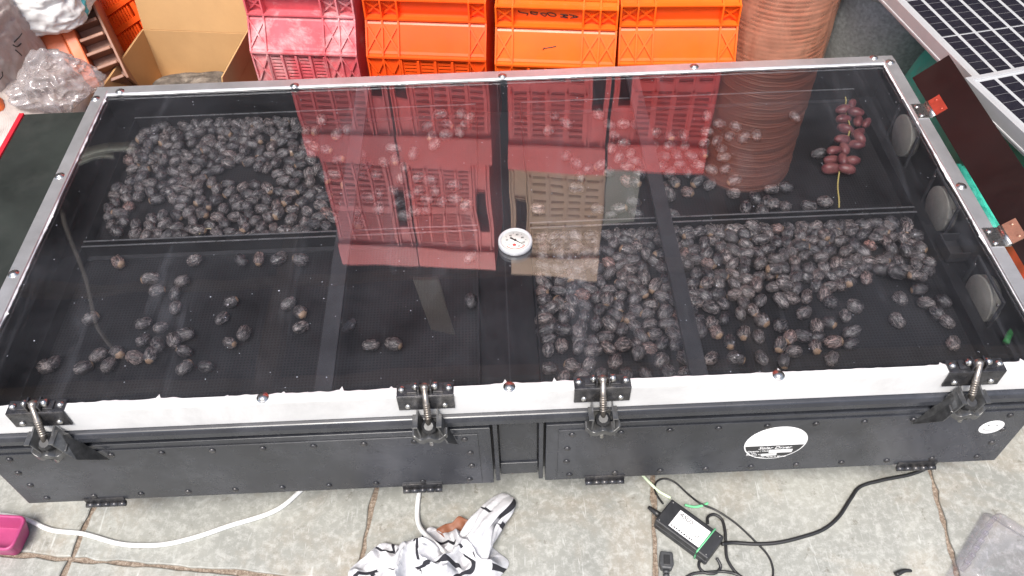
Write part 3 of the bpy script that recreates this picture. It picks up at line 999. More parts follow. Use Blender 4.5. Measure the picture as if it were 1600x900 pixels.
text_ob('Capacity / Model\nSr. No.\nProduct No.', 0.0062, 'sticker_text', 'label', door_r, sm_t(-0.046, -0.0325), 'LEFT')
text_ob('Proudly Made In Bharat', 0.0060, 'sticker_text', 'label', door_r, sm_t(0.0, -0.0480))
dpart(MB().box((-0.006, -0.034, 0.0006), (0.036, -0.023, 0.0008), sm), 'sticker_box', 'label', 0, door_r)
dpart(MB().box((-0.018, -0.0435, 0.0006), (0.010, -0.0365, 0.0008), sm), 'sticker_box', 'label', 0, door_r)
lg = MB()
for a, b_ in (((-0.014, 0.014), (-0.007, 0.030)), ((-0.013, 0.021), (-0.004, 0.020)), ((-0.003, 0.030), (-0.002, 0.017)), ((0.004, 0.022), (0.007, 0.017)), ((0.012, 0.021), (0.015, 0.018)), ((0.026, 0.021), (0.027, 0.018))):
    a, b_ = Vector((*a, 0.0005)), Vector((*b_, 0.0005))
    q = (b_ - a).normalized().cross(Vector((0, 0, 1))) * 0.0006
    lg.add([a - q, b_ - q, b_ + q, a + q], [(0, 1, 2, 3)], mat=sm)
dpart(lg, 'sticker_script', 'ink_grey', 0, door_r)
ss, sm2 = sticker(1549, 667, 0.0215, 'smiley_sticker')
smile = MB()
for k in range(16):
    a0, a1 = R(205 + 130 * k / 16), R(205 + 130 * (k + 1) / 16)
    smile.add([(rr * math.cos(a), rr * math.sin(a) + 0.003, 0.0005) for a, rr in ((a0, 0.0140), (a1, 0.0140), (a1, 0.0150), (a0, 0.0150))], [(0, 1, 2, 3)], mat=sm2)
for x in (-0.0075, 0.0075):
    smile.lathe([(0.0016, 0), (0.0016, 0.0003)], 10, sm2 @ Matrix.Translation((x, 0.006, 0.0003)))
dpart(smile, 'smiley_face', 'ink', 0, door_r)

# ---- four lift-out trays
TZ, TF = 0.386, 0.357
TY = 0.442
tray_defs = [('front left', -0.848, -0.052, 0.040, TY - 0.006), ('back left', -0.848, -0.052, TY + 0.006, 0.850),
             ('front right', 0.054, 0.838, 0.040, TY - 0.006), ('back right', 0.054, 0.838, TY + 0.006, 0.850)]
tlabel = {'front left': 'black perforated tray with only scattered dates, nearest the pink scoop corner',
          'back left': 'black perforated tray heaped with black dates in front of the cardboard box',
          'front right': 'black perforated tray packed with dates nearest the round maker sticker',
          'back right': 'black perforated tray holding the fresh red date bunch'}
for nm_, x0, x1, y0, y1 in tray_defs:
    t = empty('drying_tray', ((x0 + x1) / 2, (y0 + y1) / 2, TF))
    tag(t, tlabel[nm_], 'tray', 'drying trays under the glass lid')
    cx, cy = (x0 + x1) / 2, (y0 + y1) / 2
    hx, hy = (x1 - x0) / 2, (y1 - y0) / 2
    MB().box((-hx, -hy, -0.003), (hx, hy, 0.0)).build('perforated_sheet', 'perf', t)
    for lo, hi in (((-hx, -hy, 0.0002), (hx, -hy + 0.002, 0.029)), ((-hx, hy - 0.002, 0.0002), (hx, hy, 0.029)),
                   ((-hx, -hy + 0.0021, 0.0002), (-hx + 0.002, hy - 0.0021, 0.029)), ((hx - 0.002, -hy + 0.0021, 0.0002), (hx, hy - 0.0021, 0.029))):
        MB().box(lo, hi).build('tray_wall', 'black_in', t)
    for lo, hi in (((-hx, -hy - 0.0005, 0.0292), (hx, -hy + 0.0028, 0.0305)), ((-hx, hy - 0.0028, 0.0292), (hx, hy + 0.0005, 0.0305))):
        MB().box(lo, hi).build('rolled_lip', 'lip', t)
    MB().box((-hx + 0.004, hy - 0.014, 0.0006), (hx - 0.004, hy - 0.003, 0.0030)).build('sheet_margin', 'margin', t)
# ledges that carry the trays
for x0, x1 in ((-0.9038, -0.842), (0.8385, 0.9038)):
    dpart(MB().box((x0, 0.031, TF - 0.010), (x1, DP - 0.018, TF - 0.0035)), 'tray_ledge', 'black_in')
dpart(MB().box((-0.05, 0.031, TF - 0.010), (0.052, DP - 0.018, TF - 0.0035)), 'tray_ledge', 'black_in')
dpart(MB().box((-0.842, TY - 0.02, TF - 0.012), (-0.0502, TY + 0.02, TF - 0.0036)), 'tray_ledge', 'black_in')
dpart(MB().box((0.0522, TY - 0.02, TF - 0.012), (0.8384, TY + 0.02, TF - 0.0036)), 'tray_ledge', 'black_in')

# ================================================================== DATES
def set_attrs(me, lc, rv):
    a = me.attributes.new('lc', 'FLOAT_VECTOR', 'POINT')
    a.data.foreach_set('vector', [c for p in lc for c in p])
    b = me.attributes.new('rv', 'FLOAT', 'POINT')
    b.data.foreach_set('value', rv)

def date_mesh(seed):
    m = MB()
    nu, nv = 18, 11
    v, f = [], []
    L, Wd = 0.0155, 0.0112
    L *= random.Random(seed).uniform(0.92, 1.10)
    for j in range(nv + 1):
        ph = math.pi * j / nv
        for i in range(nu):
            a = 2 * math.pi * i / nu
            x = -math.cos(ph)
            rr = math.sin(ph) ** 0.85
            p = Vector((x * L, rr * math.cos(a) * Wd, rr * math.sin(a) * Wd * 0.93))
            k = 0.09 * math.sin(a * 5 + seed + x * 2) + 0.07 * math.sin(a * 8 + seed * 2.3 - x * 3) + 0.22 * noise.noise(Vector((x * 1.7, math.cos(a) * 1.6, math.sin(a) * 1.6)) + Vector((seed * 7.7, 0, 0)))
            p.y *= 1 + k
            p.z *= 1 + k
            v.append(p)
    for j in range(nv):
        for i in range(nu):
            i2 = (i + 1) % nu
            f.append((j * nu + i, (j + 1) * nu + i, (j + 1) * nu + i2, j * nu + i2))
    m.add(v, f, True)
    me = m.mesh('dried_date')
    set_attrs(me, v, [0.0] * len(v))
    me.materials.append(M['date'])
    return me
dmeshes = [date_mesh(s) for s in range(9)]
ZD = TF + 0.0105

def inside(p, poly):
    c = False
    j = len(poly) - 1
    for i in range(len(poly)):
        if (poly[i][1] > p[1]) != (poly[j][1] > p[1]) and p[0] < (poly[j][0] - poly[i][0]) * (p[1] - poly[i][1]) / (poly[j][1] - poly[i][1]) + poly[i][0]:
            c = not c
        j = i
    return c

FL = [(185, 410), (304, 407), (377, 408), (405, 405), (436, 404), (470, 406), (235, 435), (246, 455), (285, 440), (275, 460), (274, 480), (361, 472), (347, 497), (382, 522), (359, 537), (288, 522), (272, 533), (289, 550), (251, 512), (225, 506), (224, 531), (246, 538), (236, 555), (211, 558), (184, 550), (154, 555), (130, 574), (170, 571), (142, 498), (65, 575), (83, 568), (289, 575), (322, 573), (451, 475), (469, 488), (470, 511), (546, 510), (580, 541), (615, 539), (736, 471), (735, 402)]
BRT = [(840, 327), (901, 294), (934, 327), (955, 337), (967, 326), (990, 317), (995, 335), (992, 286), (1000, 273), (979, 282), (951, 269), (980, 262), (1047, 305), (1053, 287), (1038, 295), (1047, 270), (1074, 301), (1090, 285), (1109, 289), (1112, 265), (1091, 259), (1133, 266), (1131, 247), (1101, 239), (1127, 234), (1100, 224), (1120, 220), (1104, 208), (1140, 213), (1162, 216), (1182, 212), (1146, 302), (1147, 283), (1180, 310), (1165, 325), (1191, 329), (1199, 315), (1050, 336), (1074, 270), (1205, 297), (1227, 294), (1208, 319), (1227, 324), (1264, 322), (1289, 316), (885, 245), (900, 256), (920, 264), (938, 260), (907, 277), (960, 212), (975, 226), (955, 232), (967, 247), (985, 239), (992, 252), (1008, 257), (1024, 208), (1022, 229), (1046, 213), (1046, 229), (1067, 213), (1070, 229), (1037, 246), (1057, 244), (1062, 258), (1032, 261), (1080, 246), (867, 183), (884, 193), (857, 204), (935, 180), (952, 197), (974, 194), (996, 197), (1104, 183), (1124, 195), (1149, 198), (1242, 182), (1280, 239)]
BLX = [(529, 251), (522, 273), (560, 275), (572, 258), (588, 275), (600, 255), (617, 250), (632, 262), (627, 279), (654, 277), (672, 282), (680, 299), (655, 300), (667, 313), (640, 305), (615, 300), (624, 317), (632, 337), (648, 330), (666, 328), (691, 315), (712, 311), (710, 290), (729, 321), (592, 325), (562, 350), (555, 333), (522, 342), (592, 303), (688, 180), (721, 178), (735, 184), (668, 197), (675, 213), (697, 213), (679, 227), (718, 208), (699, 194), (727, 196), (493, 205), (527, 211), (545, 203), (503, 189), (480, 222), (615, 233), (563, 242), (646, 242), (510, 235), (545, 290), (575, 310), (540, 320)]
FRX = [(1406, 467), (1436, 453), (1446, 475), (1473, 472), (1464, 489), (1401, 502), (1479, 504), (1331, 519), (1335, 480), (1320, 494), (1295, 505), (1276, 511), (1278, 527), (1256, 490), (1297, 474), (1219, 510), (1234, 528), (1255, 525), (1274, 543), (1302, 535), (1330, 538), (1218, 540), (1490, 536), (1240, 550), (1162, 520), (1185, 527), (1140, 535), (1150, 560), (1190, 560), (1110, 560), (1225, 565), (1118, 520), (1190, 500), (1300, 560)]
P_BL = [(165, 365), (172, 310), (190, 262), (210, 215), (262, 196), (330, 186), (400, 180), (470, 186), (502, 250), (512, 300), (518, 362), (400, 370), (250, 372)]
P_FR = [(836, 368), (905, 358), (1110, 343), (1422, 338), (1450, 400), (1462, 436), (1400, 428), (1330, 440), (1290, 462), (1200, 476), (1150, 500), (1075, 535), (1000, 552), (856, 552), (832, 480)]
P_FR2 = [(850, 558), (1080, 545), (1085, 588), (860, 596)]

rd = random.Random(11)
dates = []      # (x, y, layer z, cluster)
def put(p, cl, dmin, force=False):
    for q in dates:
        if (q[0] - p.x) ** 2 + (q[1] - p.y) ** 2 < dmin * dmin:
            return False
    dates.append((p.x, p.y, rd.uniform(-0.001, 0.0035), cl))
    return True
for lst, cl in ((FL, 'fl'), (BRT, 'br'), (BLX, 'bl'), (FRX, 'fr')):
    for q in lst:
        p = at(q[0], q[1], ZD)
        put(p, cl, 0.012)
def fill(poly, cl, tries, dmin, keep=1.0):
    xs = [q[0] for q in poly]
    ys = [q[1] for q in poly]
    for _ in range(tries):
        q = (rd.uniform(min(xs), max(xs)), rd.uniform(min(ys), max(ys)))
        if not inside(q, poly):
            continue
        if noise.noise(Vector((q[0] * 0.012, q[1] * 0.02, 5))) > keep:
            continue
        put(at(q[0], q[1], ZD), cl, dmin * rd.uniform(0.93, 1.12))
fill(P_BL, 'bl', 9000, 0.0218, 0.42)
fill(P_FR, 'fr', 14000, 0.0212, 0.62)
fill(P_FR2, 'fr', 900, 0.0265)
# a few lie on top of the heaps
for cl, poly, n in (('bl', P_BL, 16), ('fr', P_FR, 14)):
    k = 0
    while k < n:
        q = (rd.uniform(170, 1440), rd.uniform(190, 550))
        if inside(q, poly):
            p = at(q[0], q[1], ZD + 0.015)
            dates.append((p.x, p.y, 0.012, cl))
            k += 1
def clampxy(d):
    t = {'fl': tray_defs[0], 'bl': tray_defs[1], 'fr': tray_defs[2], 'br': tray_defs[3]}[d[3]]
    m = 0.0135
    return (min(max(d[0], t[1] + m), t[2] - m), min(max(d[1], t[3] + m), t[4] - m), d[2], d[3])
dates = [clampxy(d) for d in dates]
dates.sort(key=lambda d: (Vector((d[0], d[1], ZD)) - CAM_LOC).length)
lab = {'fr': 'wrinkled black date in the crowded front tray by the maker sticker',
       'bl': 'wrinkled black date in the heaped tray in front of the cardboard box',
       'br': 'wrinkled black date in the tray with the red date bunch'}
grp = {'fr': 'dates in the front right tray', 'bl': 'dates in the back left tray', 'br': 'dates in the back right tray', 'fl': 'scattered dates in the front left tray'}
single = {(736, 471): 'lone black date near the middle divider left of the packed tray',
          (735, 402): 'lone black date at the back lip of the sparse tray, left of the thermometer',
          (546, 510): 'lone black date just right of the left cross bar',
          (580, 541): 'dull black date in the sparse tray, left one of two right of cross bar',
          (615, 539): 'black date in the sparse tray, right one of two right of cross bar',
          (142, 498): 'date lying alone towards the left end of the sparse tray',
          (185, 410): 'leftmost black date in the row along the sparse tray back lip',
          (304, 407): 'second date from the left along the sparse tray back lip',
          (377, 408): 'third date from the left along the sparse tray back lip',
          (405, 405): 'fourth date from the left along the sparse tray back lip',
          (436, 404): 'fifth date from the left along the sparse tray back lip',
          (470, 406): 'sixth date from the left along the sparse tray back lip, nearest the cross bar',
          (1280, 239): 'lone greyish date just left of the fresh red date bunch',
          (1242, 182): 'lone date mirrored over by the pot stack, left of the bunch top',
          (1401, 502): 'lone black date below the gap in the packed tray, left of the vent',
          (1479, 504): 'dark date closest to the front right vent screen',
          (1406, 467): 'split reddish date lying apart in the gap of the packed tray'}
sing = {}
for k, s in single.items():
    p = at(k[0], k[1], ZD)
    sing[(round(p.x, 3), round(p.y, 3))] = s
def zone_label(x, y, cl):
    if cl != 'fr':
        return lab[cl]
    row = 'along the back lip' if y > 0.36 else ('in the middle' if y > 0.20 else 'towards the front clamps')
    if x < 0.18:
        colm = 'beside the centre divider'
    elif x < 0.295:
        colm = 'left of the cross bar'
    elif x < 0.33:
        colm = 'under the cross bar'
    elif x < 0.50:
        colm = 'just right of the cross bar'
    elif x < 0.66:
        colm = 'well right of the cross bar'
    else:
        colm = 'nearest the round vents'
    return 'black date %s of the packed tray, %s' % (row, colm)
rest_v, rest_f, rest_lc, rest_rv = [], [], [], []
cnt = 0
for d in dates:
    x, y, dz, cl = d
    rz = rd.uniform(0, 2 * math.pi)
    rot = Euler((rd.uniform(0, 6.28), rd.uniform(-0.35, 0.35), rz), 'XYZ')
    sc = rd.uniform(0.95, 1.15)
    me = dmeshes[rd.randrange(9)]
    mtx = Matrix.Translation((x, y, ZD + dz)) @ rot.to_matrix().to_4x4() @ Matrix.Diagonal((sc, sc, sc, 1))
    if cnt < 300:
        o = bpy.data.objects.new('dried_date', me)
        COL.objects.link(o)
        o.matrix_world = mtx
        s = sing.get((round(x, 3), round(y, 3)))
        if s is None and cl == 'fl':
            if x > -0.43:
                s = 'black date in the trio just left of the left cross bar'
            elif x > -0.53:
                s = 'black date in the loose string of four left of the cross bar trio'
            elif y > 0.245:
                s = 'black date in the small upper group of the sparse front tray'
            elif x > -0.70:
                s = 'black date in the lower cluster of the sparse front tray'
            else:
                s = 'black date at the lower left end of the sparse front tray'
        tag(o, s or zone_label(x, y, cl), 'date', grp[cl])
        cnt += 1
    else:
        n0 = len(rest_v)
        rv = rd.random()
        for vt in me.vertices:
            rest_v.append(tuple(mtx @ vt.co))
            rest_lc.append(tuple(vt.co))
            rest_rv.append(rv)
        for pl in me.polygons:
            rest_f.append([n0 + q for q in pl.vertices])
me = bpy.data.meshes.new('dried_dates')
me.from_pydata(rest_v, [], rest_f)
me.polygons.foreach_set('use_smooth', [True] * len(rest_f))
set_attrs(me, rest_lc, rest_rv)
me.materials.append(M['date'])
o = bpy.data.objects.new('dried_dates', me)
COL.objects.link(o)
tag(o, 'mass of wrinkled black dates lying farthest back in the trays', 'dates', None, 'stuff')

# bunch of fresh dates on a yellow strand
bb = at(1318, 265, TF)
bunch = empty('date_bunch', (bb.x, bb.y, TF))
tag(bunch, 'bunch of fresh reddish dates on a yellow strand in the back tray', 'date bunch')
def bl_(px, py, z):
    return at(px, py, z) - Vector((bb.x, bb.y, TF))
MB().tube([bl_(1319, 144, TF + 0.006), bl_(1322, 158, TF + 0.008), bl_(1320, 172, TF + 0.012), bl_(1328, 200, TF + 0.016), bl_(1318, 235, TF + 0.016), bl_(1312, 265, TF + 0.014), bl_(1309, 290, TF + 0.005), bl_(1311, 312, TF + 0.003), bl_(1311, 324, TF + 0.003)], 0.0017, 8, 5).build('stalk', 'stalk', bunch)
fr_list = [(1331, 163, 60, .8), (1318, 171, 5, 1), (1337, 175, -25, 1), (1318, 186, 10, 1), (1341, 190, 65, 1), (1354, 192, 50, .8), (1321, 201, -35, 1), (1341, 208, 35, 1), (1316, 218, 5, 1), (1338, 226, -20, 1), (1319, 232, 85, 1), (1303, 235, 10, .9), (1299, 250, 10, 1), (1330, 251, -15, 1), (1317, 249, 85, .9), (1299, 263, -3, 1.15), (1323, 264, -15, 1), (1343, 215, -60, .9)]
fmesh = []
for s in range(4):
    m = MB()
    v, f = [], []
    nu, nv = 16, 12
    for j in range(nv + 1):
        ph = math.pi * j / nv
        for i in range(nu):
            a = 2 * math.pi * i / nu
            rr = math.sin(ph) ** 0.8 * (1 + 0.05 * math.sin(3 * a + s) + 0.05 * math.cos(ph * 3 + s))
            v.append((-math.cos(ph) * 0.0155, rr * math.cos(a) * 0.0092, rr * math.sin(a) * 0.0088))
    for j in range(nv):
        for i in range(nu):
            i2 = (i + 1) % nu
            f.append((j * nu + i, (j + 1) * nu + i, (j + 1) * nu + i2, j * nu + i2))
    m.add(v, f, True)
    me = m.mesh('fruit')
    me.materials.append(M['fresh'])
    fmesh.append(me)
for k, (px, py, ang, sc) in enumerate(fr_list):
    o = bpy.data.objects.new('fruit', fmesh[k % 4])
    COL.objects.link(o)
    o.parent = bunch
    o.location = bl_(px, py, TF + 0.014 + 0.006 * (k % 3))
    o.rotation_euler = (0.3 * k, R((k * 37) % 30 - 15), R(ang))
    o.scale = (sc * 1.22,) * 3
# dry straw bits
for pts, lb in (([(311, 366), (318, 360), (325, 357), (333, 359), (341, 365)], 'short bent straw lying on the dates by the back left tray lip'),):
    o = MB().tube([at(x, y, ZD + 0.013) for x, y in pts], 0.0010, 6, 4).build('straw', 'straw')
    tag(o, lb, 'straw')

# ================================================================== CRATES BEHIND
def slot_grid(m, x0, x1, z0, z1, y, cols, rows, frac=0.45, rib=0.006, proud=0.008, th=0.004):
    """moulded lattice: upright ribs with slotted fields between"""
    cw = (x1 - x0) / cols
    for c in range(cols + 1):
        x = x0 + c * cw
        m.box((x - rib / 2, y - proud, z0), (x + rib / 2, y + th, z1))
    rh = (z1 - z0) / rows
    for c in range(cols):
        a, b_ = x0 + c * cw + rib / 2, x0 + (c + 1) * cw - rib / 2
        sx = (b_ - a) * 0.10
        m.box((a, y, z0), (a + sx, y + th, z1))
        m.box((b_ - sx, y, z0), (b_, y + th, z1))
        for r in range(rows):
            za = z0 + r * rh
            m.box((a + sx, y, za + rh * frac), (b_ - sx, y + th, za + rh))
    return m

def xrib(m, x0, x1, p0, p1, out, t=0.0022):
    """raised cross in a field; p0/p1 = (y,z) of the lower and upper edge, out = outward normal (y,z)"""
    for a, b_ in (((x0, p0), (x1, p1)), ((x1, p0), (x0, p1))):
        A = Vector((a[0], a[1][0], a[1][1]))
        B = Vector((b_[0], b_[1][0], b_[1][1]))
        n = Vector((0, out[0], out[1]))
        d = (B - A).normalized().cross(n) * t
        o = n * 0.005
        m.add([A - d, A + d, B + d, B - d, A - d + o, A + d + o, B + d + o, B - d + o], [(0, 1, 2, 3), (7, 6, 5, 4), (0, 4, 5, 1), (1, 5, 6, 2), (2, 6, 7, 3), (3, 7, 4, 0)])

CH = 0.585
def stepped_crate(cx, yf, w, mat, left2, label, group, name='plastic_crate', rz=R(-7.4)):
    """lower crate with a stepped front: slots, a shelf, a written panel, slots"""
    c = empty(name, (cx, yf, 0), rz)
    tag(c, label, 'crate', group)
    h = w / 2 - 0.002
    s1, s2, zs, zl, zp = 0.046, 0.082, 0.310, 0.390, 0.442
    sh = MB()
    # shelf, panel and ledge with a soft nose
    prof = [(0.0, zs - 0.012), (0.002, zs), (0.006, zs + 0.006), (s1 - 0.010, zl - 0.012), (s1, zl - 0.001), (s1 + 0.014, zl + 0.003), (s1 + 0.015, zl + 0.006), (s1 + 0.004, zp - 0.004), (s1 + 0.006, zp), (s2, zp + 0.005)]
    v, f = [], []
    for x in (-h, h):
        v += [(x, y, z) for y, z in prof]
    n = len(prof)
    f = [(i, n + i, n + i + 1, i + 1) for i in range(n - 1)]
    sh.add(v, f, False)
    for s in (-1, 1):
        a = s * h
        b_ = s * (h - 0.004)
        lo, hi = min(a, b_), max(a, b_)
        sh.box((lo, 0.0, 0.0), (hi, 0.40, zs - 0.012))
        sh.prism([(lo, 0.0, zs - 0.012), (lo, s1, zl), (lo, s1, zp), (lo, 0.40, zp), (lo, 0.40, zs - 0.012)], (hi - lo, 0, 0))
        sh.box((lo, s2, zp), (hi, 0.40, CH))
    sh.box((-h + 0.004, 0.396, 0.0), (h - 0.004, 0.40, CH))
    sh.box((-h, s2 - 0.010, CH - 0.03), (h, 0.40, CH))
    sh.build('shell', mat, c)
    a = MB()
    fx0, fx1 = (-h + (0.092 if left2 else 0.045), h - (0.045 if left2 else 0.092))
    slot_grid(a, fx0, fx1, 0.02, zs - 0.014, 0.0, 4, 26, 0.42)
    a.box((-h, 0, 0.0), (fx0, 0.004, zs - 0.013)).box((fx1, 0, 0.0), (h, 0.004, zs - 0.013))
    a.build('slotted_panel', mat, c)
    u = MB()
    slot_grid(u, fx0, fx1, zp + 0.006, CH - 0.04, s2, 4, 14, 0.42)
    u.box((-h, s2, zp + 0.005), (fx0, s2 + 0.004, CH - 0.03)).box((fx1, s2, zp + 0.005), (h, s2 + 0.004, CH - 0.03))
    u.build('slotted_panel', mat, c)
    rb = MB()
    # ribs running over the steps, crosses in the narrow end fields
    xs = [-h + 0.002, -h + 0.045, -h + 0.088, h - 0.045, h - 0.002] if left2 else [-h + 0.002, -h + 0.045, h - 0.088, h - 0.045, h - 0.002]
    for x in xs:
        t = 0.0022
        rb.prism([(x - t, -0.008, 0.15), (x - t, -0.008, zs - 0.002), (x - t, s1 - 0.010, zl), (x - t, s1 - 0.008, zp + 0.002), (x - t, s2 - 0.008, zp + 0.012), (x - t, s2 - 0.008, CH - 0.03), (x - t, s2 + 0.003, CH - 0.03), (x - t, s2 + 0.003, zp), (x - t, s1 + 0.018, zp - 0.006), (x - t, s1 + 0.018, zl), (x - t, 0.006, zs - 0.004), (x - t, 0.003, 0.15)], (2 * t, 0, 0))
    fields = [(xs[0], xs[1]), (xs[1], xs[2]), (xs[3], xs[4])] if left2 else [(xs[0], xs[1]), (xs[2], xs[3]), (xs[3], xs[4])]
    for xa, xb in fields:
        xrib(rb, xa, xb, (0.004, zs + 0.004), (s1 - 0.009, zl - 0.012), (-0.85, 0.5))
        xrib(rb, xa, xb, (s1 + 0.014, zl + 0.006), (s1 + 0.004, zp - 0.004), (-1, -0.15))
        xrib(rb, xa, xb, (-0.001, zs - 0.10), (-0.001, zs - 0.014), (-1, 0))
    # lips along the step edges
    rb.box((-h, s1 - 0.011, zl - 0.0005), (h, s1 + 0.004, zl + 0.0038))
    rb.box((-h, -0.009, zs - 0.008), (h, 0.004, zs - 0.003))
    rb.box((-h, s1 - 0.006, zp + 0.0005), (h, s1 + 0.008, zp + 0.0035))
    rb.box((-h, s2 - 0.008, zp + 0.0055), (h, s2 + 0.002, zp + 0.009))
    rb.build('rib_frame', mat, c)
    return c

def flat_crate(cx, yf, w, z0, mat, handle_right, label, group, h=CH, tan=False):
    c = empty('plastic_crate', (cx, yf, z0), R(-7.4))
    tag(c, label, 'crate', group)
    hw = w / 2 - 0.002
    H = h - 0.002
    sh = MB()
    for s in (-1, 1):
        a, b_ = sorted((s * hw, s * (hw - 0.004)))
        sh.box((a, 0.0, 0.0), (b_, 0.30, H))
    sh.box((-hw + 0.004, 0.296, 0.0), (hw - 0.004, 0.30, H))
    sh.box((-hw + 0.004, 0.004, H - 0.004), (hw - 0.004, 0.296, H))
    sh.box((-hw + 0.004, 0.004, 0.0), (hw - 0.004, 0.296, 0.004))
    sh.build('shell', mat, c)
    m = MB()
    hx = 0.070
    f0, f1 = (-hw + 0.012, hw - hx) if handle_right else (-hw + hx, hw - 0.012)
    m.box((-hw, 0, 0.0), (hw, 0.004, 0.045))
    m.box((-hw - 0.001, -0.012, H - 0.105), (hw + 0.001, 0.004, H))
    if handle_right:
        m.box((-hw, 0, 0.045), (f0, 0.004, H - 0.105))
    else:
        m.box((f1, 0, 0.045), (hw, 0.004, H - 0.105))
    rows = 9 if not tan else 6
    slot_grid(m, f0, f1, 0.045, 0.245, 0.0, 4, rows, 0.5 if not tan else 0.25, th=0.010)
    m.box((f0, 0, 0.245), (f1, 0.004, 0.270))
    slot_grid(m, f0, f1, 0.270, H - 0.125, 0.0, 4, rows, 0.5 if not tan else 0.25, th=0.010)
    m.box((f0, 0, H - 0.125), (f1, 0.004, H - 0.105))
    m.build('slotted_panel', mat, c)
    # end field with the oblong hand hole
    q = MB()
    e0, e1 = (f1, hw) if handle_right else (-hw, f0)
    k0, k1 = e0 + 0.018, e1 - 0.016
    za, zb = 0.15, 0.33
    q.box((e0, 0.0002, 0.045), (k0, 0.0042, H - 0.105)).box((k1, 0.0002, 0.045), (e1, 0.0042, H - 0.105))
    q.box((k0, 0.0002, 0.045), (k1, 0.0042, za)).box((k0, 0.0002, zb), (k1, 0.0042, H - 0.105))
    for x in (e0 + 0.004, k0 - 0.003, k1 + 0.003):
        q.box((x - 0.002, -0.009, 0.02), (x + 0.002, 0.0, H - 0.106))
    q.box((k0 - 0.003, -0.005, za - 0.004), (k1 + 0.003, 0.03, za))
    q.box((k0 - 0.003, -0.005, zb), (k1 + 0.003, 0.03, zb + 0.004))
    q.build('handle_field', mat, c)
    return c

YF = 1.12
gl_ = 'crates stacked behind the dryer'
c1 = stepped_crate(-0.517, 1.217, 0.298, 'pink', False, 'pale pink plastic crate at the bottom of the stack beside the cardboard box', gl_)
c2 = stepped_crate(-0.185, 1.171, 0.326, 'orange2', True, 'orange plastic crate directly right of the pink crate', gl_)
c3 = stepped_crate(0.153, 1.112, 0.318, 'orange', False, 'orange plastic crate with black handwriting on its front', gl_)
c4 = stepped_crate(0.471, 1.100, 0.308, 'orange', True, 'orange plastic crate next to the wrapped terracotta pots', gl_, rz=R(-3.5))
RZC = R(-7.4)
up_defs = [(-0.500, 1.460, CH, 0.318, 'rose', True, 'reddish pink crate above the bottom pink crate, mirrored in the glass'),
           (-0.180, 1.420, CH, 0.318, 'red', False, 'red crate second from left in the upper row, mirrored in the glass'),
           (0.186, 1.350, CH, 0.318, 'red', True, 'red crate third from left in the upper row, mirrored in the glass'),
           (0.512, 1.335, CH, 0.318, 'red', False, 'red crate at the right end of the upper row, mirrored in the glass'),
           (-0.480, 1.470, 2 * CH, 0.300, 'rose', True, 'dull pink crate in the top row, mirrored left in the glass'),
           (-0.180, 1.432, 2 * CH, 0.300, 'red', True, 'dark red crate in the top row, mirrored left of the thermometer'),
           (0.192, 1.362, 2 * CH, 0.330, 'tan', False, 'tan crate in the top row, mirrored right of the thermometer')]
for cx_, yf_, z0, w_, mt, hr, lb in up_defs:
    flat_crate(cx_, yf_, w_, z0, mt, hr, lb, gl_, 0.545 if z0 > 1 else CH, mt == 'tan')

# handwriting on the third crate (seen upside down) and the mark on its shelf
def strokes(parent, lst, fn, name, w=0.0013):
    m = MB()
    for st_ in lst:
        m.tube([fn(*p) for p in st_], w, 5, 3)
    return m.build(name, 'ink', parent)
wcr = 0.318
def s1w(z):
    return 0.061 + (0.050 - 0.061) * (z - 0.396) / (0.438 - 0.396) - 0.0006
def wr_map(zx, zy):
    u = (zx - 130) / (1030 - 130)
    return Vector((-wcr / 2 + 0.047 + u * 0.175, s1w(0.432 - (zy - 190) / 140 * 0.034), 0.432 - (zy - 190) / 140 * 0.034))
strokes(c3, [[(205, 205), (225, 228), (325, 240), (312, 268)], [(372, 208), (365, 235), (440, 252), (455, 222)], [(360, 216), (455, 224)],
             [(492, 236), (530, 228), (575, 245), (550, 272), (492, 236)],
             [(580, 225), (640, 222), (700, 245), (680, 268), (620, 262), (580, 228)],
             [(755, 238), (850, 245), (790, 258), (860, 284), (755, 274)], [(810, 250), (860, 250)],
             [(872, 238), (990, 266), (890, 286)], [(935, 248), (925, 276)]], wr_map, 'handwriting')
strokes(c3, [[(-0.030, 0.342), (-0.012, 0.345), (0.002, 0.348)], [(-0.032, 0.339), (-0.027, 0.344)]], lambda x, z: Vector((x, 0.006 + 0.030 * (z - 0.316) / (0.378 - 0.316) - 0.0006, z)), 'ink_mark', 0.0014)

# ================================================================== TERRACOTTA POT STACK
pc = (0.815, 1.385)
pots = empty('pot_stack', (pc[0], pc[1], 0))
tag(pots, 'tall stack of nested terracotta pots wrapped in clear film', 'pot stack')
pm = MB().lathe([(0.120, -0.13), (0.144, -0.004), (0.150, 0.0), (0.155, 0.002), (0.156, 0.007), (0.154, 0.009), (0.146, 0.0095), (0.140, 0.008), (0.116, -0.125)], 48).mesh('pot')
pm.materials.append(M['terra'])
for k in range(76):
    o = bpy.data.objects.new('pot', pm)
    COL.objects.link(o)
    o.parent = pots
    o.location = (0.0025 * math.sin(k * 1.7), 0.0025 * math.cos(k * 2.3), 0.135 + k * 0.0139)
    sc = 1.0 + 0.002 * math.sin(k)
    o.scale = (sc, sc, 1)
def wrapf(u, v):
    a = 2 * math.pi * u
    z = 0.01 + 0.66 * v
    r = 0.1600 + 0.005 * noise.noise(Vector((math.cos(a) * 2.2, math.sin(a) * 2.2, z * 9))) + 0.009 * abs(noise.noise(Vector((math.cos(a) * 5, math.sin(a) * 5, z * 7 + a * 1.2))))
    return Vector((r * math.cos(a), r * math.sin(a), z))
MB().grid(wrapf, 160, 130).build('film_wrap', 'wrap', pots)

